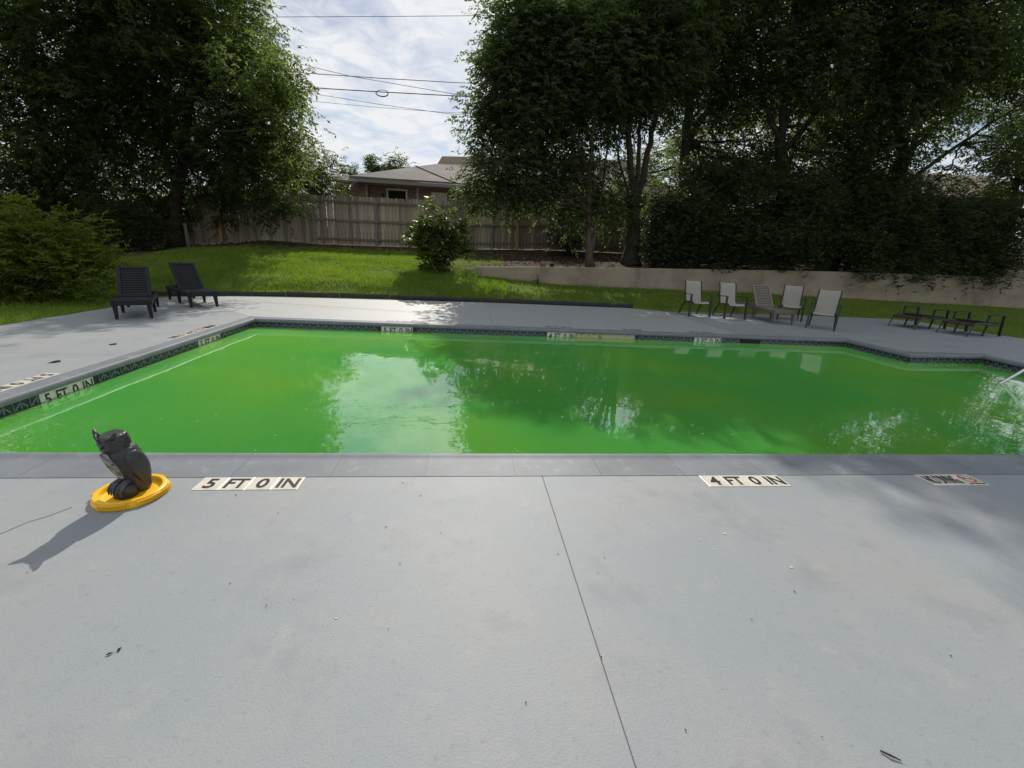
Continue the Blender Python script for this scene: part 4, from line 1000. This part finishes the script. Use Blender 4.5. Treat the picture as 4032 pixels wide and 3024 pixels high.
# left: two big trees and a bright low one behind the fence
b0 = gp(697, 1000, 16.4)
tree('big dark ash tree left of the sky gap, its crown over the fence', b0, [([b0, at(690, 850, 16.4), at(712, 640, 16.4), at(760, 380, 16.5), at(780, 60, 16.6)], .24, .08), ([at(705, 760, 16.4), at(640, 560, 16.2), at(520, 330, 16)], .12, .05), ([at(712, 640, 16.4), at(860, 480, 16.3), at(1010, 380, 16.2)], .11, .04)],
     [Lb(880, 170, 16.5, 2.0), Lb(1000, 250, 16.2, 1.25), Lb(1085, 430, 16.2, 1.1), Lb(1060, 330, 16.3, 1.15), Lb(700, 300, 17, 2.6), Lb(520, 150, 16.5, 2.6), Lb(780, -80, 16.5, 2.2), Lb(560, -260, 17, 2.8), Lb(760, 560, 16.8, 1.9), Lb(950, 580, 16.4, 1.3), Lb(560, 560, 16.6, 1.9), Lb(1100, 560, 16.2, .85), Lb(1040, 700, 16.6, .9), Lb(820, 720, 16.9, 1.0), Lb(1130, 760, 16.8, .75), Lb(600, 760, 17, 1.2), Lb(900, 790, 17.2, .7), Lb(450, 420, 17.5, 2.2), Lb(900, 440, 16.2, 1.5), Lb(640, 820, 17.2, .9), Lb(760, 800, 17.2, .8), Lb(960, 760, 16.8, .8), Lb(1000, 520, 16.4, 1.1), Lb(1180, 600, 16.2, .5), Lb(1060, 830, 16.9, .5), Lb(1120, 330, 13.6, .75), Lb(1080, 430, 13.2, .7), Lb(980, 260, 13.4, .9), Lb(1140, 520, 13.4, .45), Lb(880, 650, 16.2, .8), Lb(980, 690, 16.4, .8), Lb(760, 660, 16.4, 1.0), Lb(1150, 680, 16.4, .5)],
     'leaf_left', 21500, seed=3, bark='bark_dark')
b1 = gp(190, 1010, 15.0)
tree('deep shaded tree filling the upper left corner', b1, [([b1, at(200, 820, 15), at(170, 560, 15), at(120, 200, 15)], .22, .08), ([at(190, 740, 15), at(350, 560, 15.4), at(420, 330, 15.5)], .10, .04)],
     [Lb(120, 150, 14.5, 2.7), Lb(330, 60, 14.5, 2.4), Lb(-150, 300, 14.5, 3.0), Lb(60, 500, 14.5, 2.1), Lb(260, 430, 15.0, 2.0), Lb(180, 700, 15.2, 1.6), Lb(380, 690, 15.6, 1.4), Lb(-120, 620, 14.6, 1.8), Lb(60, 780, 16, 1.2), Lb(-60, -200, 14.5, 3), Lb(300, -250, 14.5, 2.6), Lb(480, 800, 17.4, 1.0), Lb(300, 850, 17.2, 1.1), Lb(100, 880, 17, 1.1)],
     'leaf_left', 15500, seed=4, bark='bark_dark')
b2 = gp(1150, 900, 20.2)
tree('bright green low tree behind the fence left of the house', b2, [([b2, at(1150, 760, 20.2), at(1190, 690, 20.2)], .10, .04)],
     [Lb(1150, 690, 20.2, 1.05), Lb(1220, 655, 20.2, .85), Lb(1260, 720, 19.6, .65), Lb(1090, 650, 20.4, 1.1), Lb(1200, 770, 19.2, .6), Lb(1300, 655, 20.2, .35)],
     'leaf_bush', 2600, seed=5, K=9, L=.13, Wd=.05, twigs=20)

# right: a row of tall trees in the bed
t1 = gp(2322, 1030, 15.3)
tree('slender forked elm at the right side of the sky gap', t1, [([t1, at(2318, 900, 15.3), at(2318, 760, 15.3), at(2322, 640, 15.3), at(2350, 420, 15.4), at(2330, 200, 15.5)], .125, .04), ([at(2330, 1000, 15.3), at(2345, 880, 15.32), at(2362, 800, 15.35), at(2395, 560, 15.4)], .075, .03), ([at(2320, 690, 15.3), at(2270, 560, 15.3), at(2150, 430, 15.3)], .07, .03)],
     [Lb(2000, 120, 15.5, 1.1), Lb(1990, 330, 15.4, 1.05), Lb(1940, 480, 15.3, .9), Lb(1900, 420, 15.3, .5), Lb(1950, 640, 15.3, 1.0), Lb(1905, 740, 15.2, .72), Lb(2060, 700, 15.2, .85), Lb(2090, 200, 15.7, 1.4), Lb(2100, 450, 15.6, 1.3), Lb(2190, 330, 15.8, 1.5), Lb(2250, 80, 15.8, 1.6), Lb(2050, -60, 15.8, 1.2), Lb(2180, 620, 15.5, .9), Lb(2260, 520, 15.6, .95), Lb(2000, 790, 15, .42), Lb(2190, -120, 16, 1.2), Lb(2400, 250, 16, 1.3), Lb(2200, 780, 15.6, .7), Lb(2330, 850, 15.8, .6), Lb(2100, 730, 15.4, .65), Lb(2270, 720, 15.7, .8), Lb(2400, 790, 15.9, .7), Lb(2360, 640, 15.9, .7), Lb(1960, 780, 15.0, .35), Lb(2240, 860, 15.6, .5)],
     'leaf_right', 15500, seed=6)
t2 = gp(2486, 1040, 16.2)
tree('multi stemmed dark tree with sky showing between its stems', t2, [([t2, at(2490, 900, 16.2), at(2494, 740, 16.2)], .27, .22), ([at(2492, 800, 16.2), at(2478, 620, 16.2), at(2470, 430, 16.2), at(2455, 200, 16.2)], .13, .06), ([at(2500, 790, 16.2), at(2512, 640, 16.25), at(2520, 470, 16.3), at(2525, 200, 16.3)], .09, .04), ([at(2508, 790, 16.2), at(2545, 640, 16.2), at(2580, 480, 16.2), at(2640, 230, 16.2)], .13, .06), ([at(2484, 800, 16.2), at(2440, 640, 16.1), at(2415, 450, 16.1)], .05, .02)],
     [Lb(2470, 120, 16.3, 1.8), Lb(2620, 200, 16.4, 1.7), Lb(2400, -120, 16.5, 2.2), Lb(2650, -150, 16.5, 2.4), Lb(2400, 380, 16.8, .9), Lb(2640, 400, 16.8, 1.0), Lb(2500, -400, 17, 2.4), Lb(2400, 720, 16.6, .6), Lb(2560, 310, 16.8, .9), Lb(2450, 830, 16.4, .7), Lb(2580, 850, 16.4, .7), Lb(2680, 640, 17.5, .8), Lb(2540, 100, 16.2, 1.8), Lb(2620, 780, 16.8, .8), Lb(2500, 900, 16, .5), (Vector((1.75, 16.2, 10.35)), .75), (Vector((2.4, 16.3, 10.6)), .85), (Vector((3.3, 16.3, 10.6)), 1.1), (Vector((4.5, 16.4, 10.6)), 1.1), (Vector((2.6, 16.0, 9.4)), .8)],  # free-placed top lobes sit above the view, added to shade the near deck
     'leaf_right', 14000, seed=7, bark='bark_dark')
t3 = gp(2700, 1000, 18.0)
tree('tall dark trunked tree rising straight behind the hedge', t3, [([t3, at(2690, 800, 18), at(2705, 560, 18), at(2730, 300, 18), at(2760, 20, 18)], .24, .10), ([at(2705, 560, 18), at(2840, 360, 18), at(2900, 200, 18)], .12, .05)],
     [Lb(2780, 250, 18, 2.0), Lb(2900, 80, 18, 2.4), Lb(2820, 480, 18.3, 1.3), Lb(2700, 60, 18, 2.0), Lb(2950, 330, 18.3, 1.6), Lb(2800, -260, 18, 3), Lb(2720, 480, 18.6, .9), Lb(2900, 640, 18.6, 1.1), Lb(2760, 700, 18.8, 1.2), Lb(3000, 560, 18.6, 1.4), Lb(2880, 740, 18.6, 1.2), Lb(2980, 700, 18.6, 1.2)],
     'leaf_right', 9000, seed=8, bark='bark_dark')
t4 = gp(3080, 1010, 17.3)
tree('tall dense tree towering over the middle of the hedge', t4, [([t4, at(3075, 760, 17.3), at(3070, 560, 17.3), at(3110, 300, 17.3), at(3130, 0, 17.3)], .22, .09), ([at(3070, 560, 17.3), at(3000, 380, 17.3), at(2990, 200, 17.3)], .1, .04), ([at(3075, 620, 17.3), at(3230, 420, 17.3), at(3300, 280, 17.3)], .11, .04)],
     [Lb(3080, 220, 17.2, 2.1), Lb(3230, 60, 17.2, 2.4), Lb(3020, 30, 17.3, 2.0), Lb(3300, 300, 17.2, 1.9), Lb(3130, 470, 17.5, 1.4), Lb(3120, -280, 17.3, 3.0), Lb(3330, 520, 17.6, 1.4), Lb(3200, 640, 17.8, 1.2), Lb(3050, 620, 17.9, 1.1), Lb(3350, -200, 17.3, 2.6), Lb(3200, 760, 17.6, 1.2), Lb(3060, 740, 17.4, 1.0), Lb(3220, 420, 17.0, 1.2), Lb(3330, 700, 17.3, 1.0), Lb(3000, 420, 17.2, 1.2)],
     'leaf_right', 10500, seed=9, bark='bark_dark')
t5 = gp(3520, 1010, 16.8)
tree('leaning tree at right whose long limbs reach up to the right', t5, [([t5, at(3540, 780, 16.8), at(3545, 600, 16.8), at(3520, 350, 16.8), at(3500, 60, 16.8)], .2, .08), ([at(3545, 740, 16.8), at(3700, 620, 16.5), at(3880, 500, 16.2), at(4040, 400, 16)], .075, .03), ([at(3545, 620, 16.8), at(3660, 520, 16.6), at(3800, 400, 16.4)], .055, .02)],
     [Lb(3480, 180, 16.6, 2.1), Lb(3650, 60, 16.4, 2.2), Lb(3840, 80, 16.2, 2.1), Lb(4000, 200, 16, 1.6), Lb(3450, 430, 16.9, 1.4), Lb(3620, 280, 16.6, 1.4), Lb(3560, -260, 16.6, 2.8), Lb(3900, -200, 16.2, 2.6), Lb(3440, 640, 17.2, 1.2), Lb(3560, 760, 17.4, .8), Lb(3960, 560, 16.6, .8), Lb(4050, 480, 16.6, .8), Lb(3500, 560, 16.6, 1.0), Lb(3600, 420, 16.4, .8), Lb(3480, 780, 17, 1.0), Lb(3750, 200, 16.2, 1.3), Lb(3720, 400, 16.3, .7), Lb(3850, 430, 16.2, .75), Lb(3960, 360, 16, .7), Lb(3640, 560, 16.5, .6), Lb(3720, 690, 16.8, .7), Lb(3860, 620, 16.6, .55), Lb(4030, 620, 16.4, .7)],
     'leaf_right', 15000, seed=10, bark='bark_dark')
t6 = gp(4000, 900, 20)
tree('lighter green tree at the far right edge behind the hedge', t6, [([t6, at(4000, 760, 20), at(4010, 620, 20)], .14, .05)],
     [Lb(4000, 660, 20, 1.6), Lb(3930, 720, 20, 1.1), Lb(4100, 560, 20, 1.8), Lb(3860, 780, 20, .9), Lb(4100, 780, 20, 1.5), Lb(4260, 480, 19, 2.2), Lb(4330, 180, 18, 2.5), Lb(4480, 650, 18, 2.0), Lb(4260, 780, 19, 1.6), Lb(4600, 350, 17, 2.4), Lb(4180, 100, 18, 2.0)],  # lobes past the right frame edge added to block sky reflected in the water
     'leaf_bush', 9500, seed=11, L=.13, Wd=.05)
for k, (px, py, Y, rr2, lb) in enumerate([(1490, 665, 44, 1.05, 'small distant treetop over the roof, left of the pair'), (1570, 655, 44, 1.15, 'small distant treetop over the roof, right of the pair'), (1375, 690, 44, .9, 'small distant treetop at the left end of the roof')]):
    p = at(px, py, Y); bb_ = Vector((p.x, Y, 1.8))
    tree(lb, bb_, [([bb_, Vector((p.x + .1, Y, p.z * .6)), Vector((p.x, Y, p.z - .4))], .2, .06)], [(p, rr2), (p + Vector((.5, 0, -.6)), rr2 * .8), (p + Vector((-.4, .3, -.8)), rr2 * .9)], 'leaf_bush', 900, seed=20 + k, L=.22, Wd=.09, rach=.5, group='distant treetops above the roof', name='distant_tree', twigs=14)
bk_ = [(2250, 690, 30, 2.2, 'bushy tree seen between the stems behind the fence'), (2720, 640, 31, 2.6, 'light bushy tree beyond the multi stemmed trunk'), (3330, 640, 31, 2.6, 'tree mass beyond the hedge behind the tall trees'), (3480, 360, 25, 2.5, 'tall crown added behind the leaning tree to block sky reflections'), (3700, 230, 24, 2.2, 'tall crown added behind the upper limbs of the leaning tree to block sky reflections'), (3180, 330, 25, 2.4, 'tall crown added behind the tree over the middle of the hedge to block sky reflections'), (300, 640, 28, 3.0, 'tree mass beyond the fence in the left shade')]  # the tall crowns are added to cut sky glints on the water
for k, (px, py, Y, rr2, lb) in enumerate(bk_):
    p = at(px, py, Y); bb_ = Vector((p.x, Y, gzw(p.x, Y)))
    if k == 0: continue
    tree(lb, bb_, [([bb_, Vector((p.x, Y, p.z))], .16, .06)], [(p, rr2), (p + Vector((rr2, 0, -.7)), rr2 * .75), (p + Vector((-rr2, 0, -.9)), rr2 * .75)], 'leaf_bush', 2600, seed=40 + k, L=.17, Wd=.07, rach=.45, group='trees beyond the fence', name='background_tree', twigs=14)

# shrubs
def shrub(label, base, lobes, leaf, n, seed, L=.085, Wd=.045, K=7, rach=.22, droop=.1, clump=.2, group=None, name='shrub', stems=7, shell=2.6, per=12, cat='shrub'):
    g = np.random.default_rng(seed); base = Vector(base)
    r = empty(name, base, label=label, cat=cat, group=group)
    P, D, cc = crown_pts(lobes, n, g, clump, per, shell)
    D[:, 2] += .35
    V, F = leaf_quads(P, D, K, rach, L, Wd, droop, g)
    link('foliage', np_mesh('foliage', V - np.array(list(base)), F, MT[leaf]), r)
    b = MB()
    for k in range(stems):
        c, rr2 = lobes[k % len(lobes)]
        pts, rad = bendy(base + Vector((rnd.uniform(-.2, .2), rnd.uniform(-.15, .15), 0)), Vector(c) + Vector((rnd.uniform(-.5, .5), rnd.uniform(-.4, .4), rnd.uniform(0, .6))) * rr2, .03, .008, 6, .12)
        b.tube([p - base for p in pts], rad, 5)
    b.build('stems', MT['bark_dark'], r, smooth='all', kind='stuff')
    return r
HG = 'dark evergreen shrubs above the retaining wall'
hedge = [
    ((2660, 1000), [(2640, 960, 15.9, .85), (2720, 880, 16.0, 1.05), (2600, 1000, 15.8, .5), (2760, 760, 16.4, .9), (2700, 985, 15.6, .5), (2640, 860, 16.2, .7)], 'leftmost dark evergreen shrub beside the tree stems'),
    ((2880, 1020), [(2870, 920, 15.9, 1.2), (2830, 985, 15.5, .7), (2930, 780, 16.3, 1.2), (2960, 975, 15.5, .75), (2850, 700, 16.6, .8)], 'second dark evergreen shrub, behind the pair of left chairs'),
    ((3110, 1040), [(3080, 940, 15.8, 1.2), (3150, 985, 15.5, .8), (3120, 780, 16.3, 1.2), (3050, 990, 15.5, .7), (3180, 860, 16, 1.1)], 'middle dark evergreen shrub, behind the taupe lounger'),
    ((3340, 1050), [(3300, 960, 15.7, 1.1), (3380, 1005, 15.2, .8), (3350, 800, 16.1, 1.2), (3280, 1005, 15.3, .7), (3420, 880, 15.8, 1.1), (3420, 1050, 14.8, .42)], 'fourth dark evergreen shrub, behind the chair nearest the pool'),
    ((3580, 1060), [(3540, 970, 15.4, 1.1), (3620, 1050, 14.9, .8), (3600, 830, 15.8, 1.1), (3500, 1060, 14.9, .7), (3660, 920, 15.4, 1.0), (3600, 1075, 14.5, .45), (3500, 1070, 14.6, .45), (3540, 900, 15.2, 1.0)], 'fifth dark evergreen shrub, above the folded chaises'),
    ((3820, 1070), [(3780, 980, 15.1, 1.0), (3850, 1050, 14.7, .75), (3840, 860, 15.4, .95), (3740, 1060, 14.7, .65), (3920, 960, 15.0, .9), (3990, 880, 15.0, .9), (3700, 860, 15.6, .8), (3720, 1080, 14.3, .45), (3820, 1080, 14.2, .5), (3920, 1075, 14.2, .45), (3780, 900, 14.9, .9), (3900, 1020, 14.5, .7), (4020, 1000, 14.6, .6)], 'rightmost dark evergreen shrub drooping over the wall')]
for k, (bs_, lb, lab) in enumerate(hedge):
    p = gp(*bs_, 15.6 if k < 4 else 15.0); p.z = gzw(p.x, p.y + .4)
    dY = [.1, .3, .6, 1.1, 1.75, 2.3][k]
    p = gp(*bs_, [15.9, 16.2, 16.5, 17.0, 17.4, 17.8][k])
    shrub(lab, p, [Lb(q[0], q[1], q[2] + dY, q[3]) for q in lb], 'leaf_hedge', 7800, 60 + k, group=HG, L=.095, Wd=.05)
p = gp(1722, 1046, 13.9)
shrub('glossy leafy bush standing on the lawn mound below the house', p, [Lb(1722, 965, 13.9, .62), Lb(1680, 900, 13.9, .42), Lb(1755, 890, 13.9, .40), Lb(1700, 835, 13.9, .26), Lb(1698, 800, 13.9, .12), Lb(1790, 930, 13.9, .32), Lb(1645, 940, 13.9, .30), Lb(1720, 1020, 13.8, .5), Lb(1775, 850, 13.9, .18), Lb(1800, 1000, 14, .3)], 'leaf_bush', 760, 71, L=.15, Wd=.095, K=6, rach=.22, droop=.25, clump=.13, per=7, stems=10, cat='bush', name='leafy_bush')
p = gp(2228, 985, 17.9)
shrub('dark feathery juniper bush before the fence', p, [Lb(2225, 940, 17.9, .62), Lb(2260, 960, 17.9, .55), Lb(2200, 900, 17.9, .35), Lb(2240, 905, 17.9, .4), Lb(2290, 930, 17.9, .35)], 'leaf_dark', 1100, 72, L=.07, Wd=.018, K=12, rach=.3, clump=.14, cat='bush', name='juniper_bush')
p = Vector((-9.3, 7.9, 0)); p.z = gzw(p.x, p.y)
shrub('large lime green shrub with pinnate leaves at the left picture edge', p, [Lb(120, 1010, 8.2, .80), Lb(250, 1010, 8.3, .55), Lb(350, 1010, 8.6, .36), Lb(30, 950, 8.2, .50), Lb(180, 900, 8.5, .40), Lb(300, 1090, 8.0, .52), Lb(100, 1110, 7.8, .60), Lb(400, 1040, 8.6, .24), Lb(360, 900, 8.7, .16), Lb(-80, 1000, 8, .8), Lb(230, 850, 8.7, .18), Lb(10, 850, 8.5, .22), Lb(420, 970, 8.7, .2)], 'leaf_lime', 3200, 73, L=.085, Wd=.034, K=11, rach=.30, droop=.3, clump=.15, per=9, stems=16, cat='bush', name='lime_shrub')

for bs_, lb, lab in (((470, 1010), [(470, 930, 14.4, .62), (560, 900, 14.8, .6), (420, 870, 14.6, .6), (520, 960, 14.2, .5), (600, 950, 14.9, .4)], 'dark shady shrub under the left trees behind the lime bush'),
                     ((300, 960), [(300, 860, 15.2, .8), (180, 850, 15, .8), (380, 830, 15.6, .7), (80, 860, 14.8, .8)], 'dark shrub row under the upper left tree')):
    shrub(lab, gp(*bs_, lb[0][2]), [Lb(*q) for q in lb], 'leaf_hedge', 2400, 95 + bs_[0], group='dark shrubs under the left trees', L=.10, Wd=.045)

# grass blades, soil litter, leaf litter
def blades(n, region, zf, h, w, material, name, label, seed, lean=.35):
    g = np.random.default_rng(seed); P = []
    while len(P) < n:
        u, v, k = region(g)
        if k: P.append(uvw(u, v, gz(u, v)))
    P = np.array([list(p) for p in P]); N = len(P)
    a = g.random(N) * 6.2832; hh = h * g.uniform(.4, 1.3, N)
    s_ = np.stack([np.cos(a), np.sin(a), np.zeros(N)], 1) * (w * g.uniform(.6, 1.3, N))[:, None]
    tip = P + np.stack([g.normal(0, lean, N) * hh, g.normal(0, lean, N) * hh, hh], 1)
    V = np.stack([P - s_, P + s_, tip], 1).reshape(-1, 3); F = np.arange(len(V)).reshape(-1, 3)
    return link(name, np_mesh(name, V, F, MT[material]), None, kind='stuff', label=label)
def reg_lawn(g):
    u = g.uniform(-9.5, 1.2); v = 11.5 + 6.6 * g.random() ** 1.15
    if u < -6.4: v = g.uniform(10.2, 16)
    dens = 1.0 if v < 15.8 else max(.12, 1 - (v - 15.8) / 2.0)
    if u < -7.5: dens *= .45
    if u > -1.0 and v > 14.2: dens *= .25
    dens *= .45 + .55 * (math.sin(u * 1.9 + v * .7) * math.sin(v * 2.3 - u * .8) > -.35)
    return u, v, g.random() < dens
def reg_strip(g):
    u = g.uniform(.6, 27); v = g.uniform(11.6, 14.4)
    if u > 13.1: v = g.uniform(7, 14.4)
    return u, v, True
def reg_left(g):
    u = g.uniform(-10.5, -6.4); v = g.uniform(4.5, 10.2); return u, v, True
blades(100000, reg_lawn, None, .075, .0055, 'grass', 'lawn_grass', 'short green grass covering the sunny lawn mound', 81)
blades(60000, reg_strip, None, .075, .0055, 'grass', 'lawn_grass', 'shaded grass strip between the far deck and the retaining wall', 82)
blades(26000, reg_left, None, .08, .005, 'grass', 'lawn_grass', 'shaded grass along the left deck edge', 83)
def reg_bed(g):
    if g.random() < .6: return g.uniform(.4, 13), g.uniform(14.65, 18.7), True
    return g.uniform(-11, -1), 16.4 + 2.3 * g.random() ** .7, True
g = np.random.default_rng(84); P = []
for _ in range(7000):
    u, v, k = reg_bed(g); P.append(list(uvw(u, v, gz(u, v) + .012)))
P = np.array(P); D = g.normal(0, 1, P.shape); D[:, 2] *= .2
V, F = leaf_quads(P, D, 1, .02, .09, .05, .0, g)
link('leaf_litter', np_mesh('leaf_litter', V, F, MT['litter']), None, kind='stuff', label='dry leaf litter on the soil under the trees and fence')
for k, (px, py, Y, lb) in enumerate([(2110, 1095, 14.3, 'single green weed at the foot of the retaining wall')]):
    p = gp(px, 1112, 14.25)
    shrub(lb, p, [(p + Vector((0, 0, .18)), .10), (p + Vector((.06, 0, .30)), .06)], 'leaf_lime', 16, 90 + k, L=.08, Wd=.03, K=5, rach=.1, clump=.05, per=4, stems=2, name='weed', cat='weed')
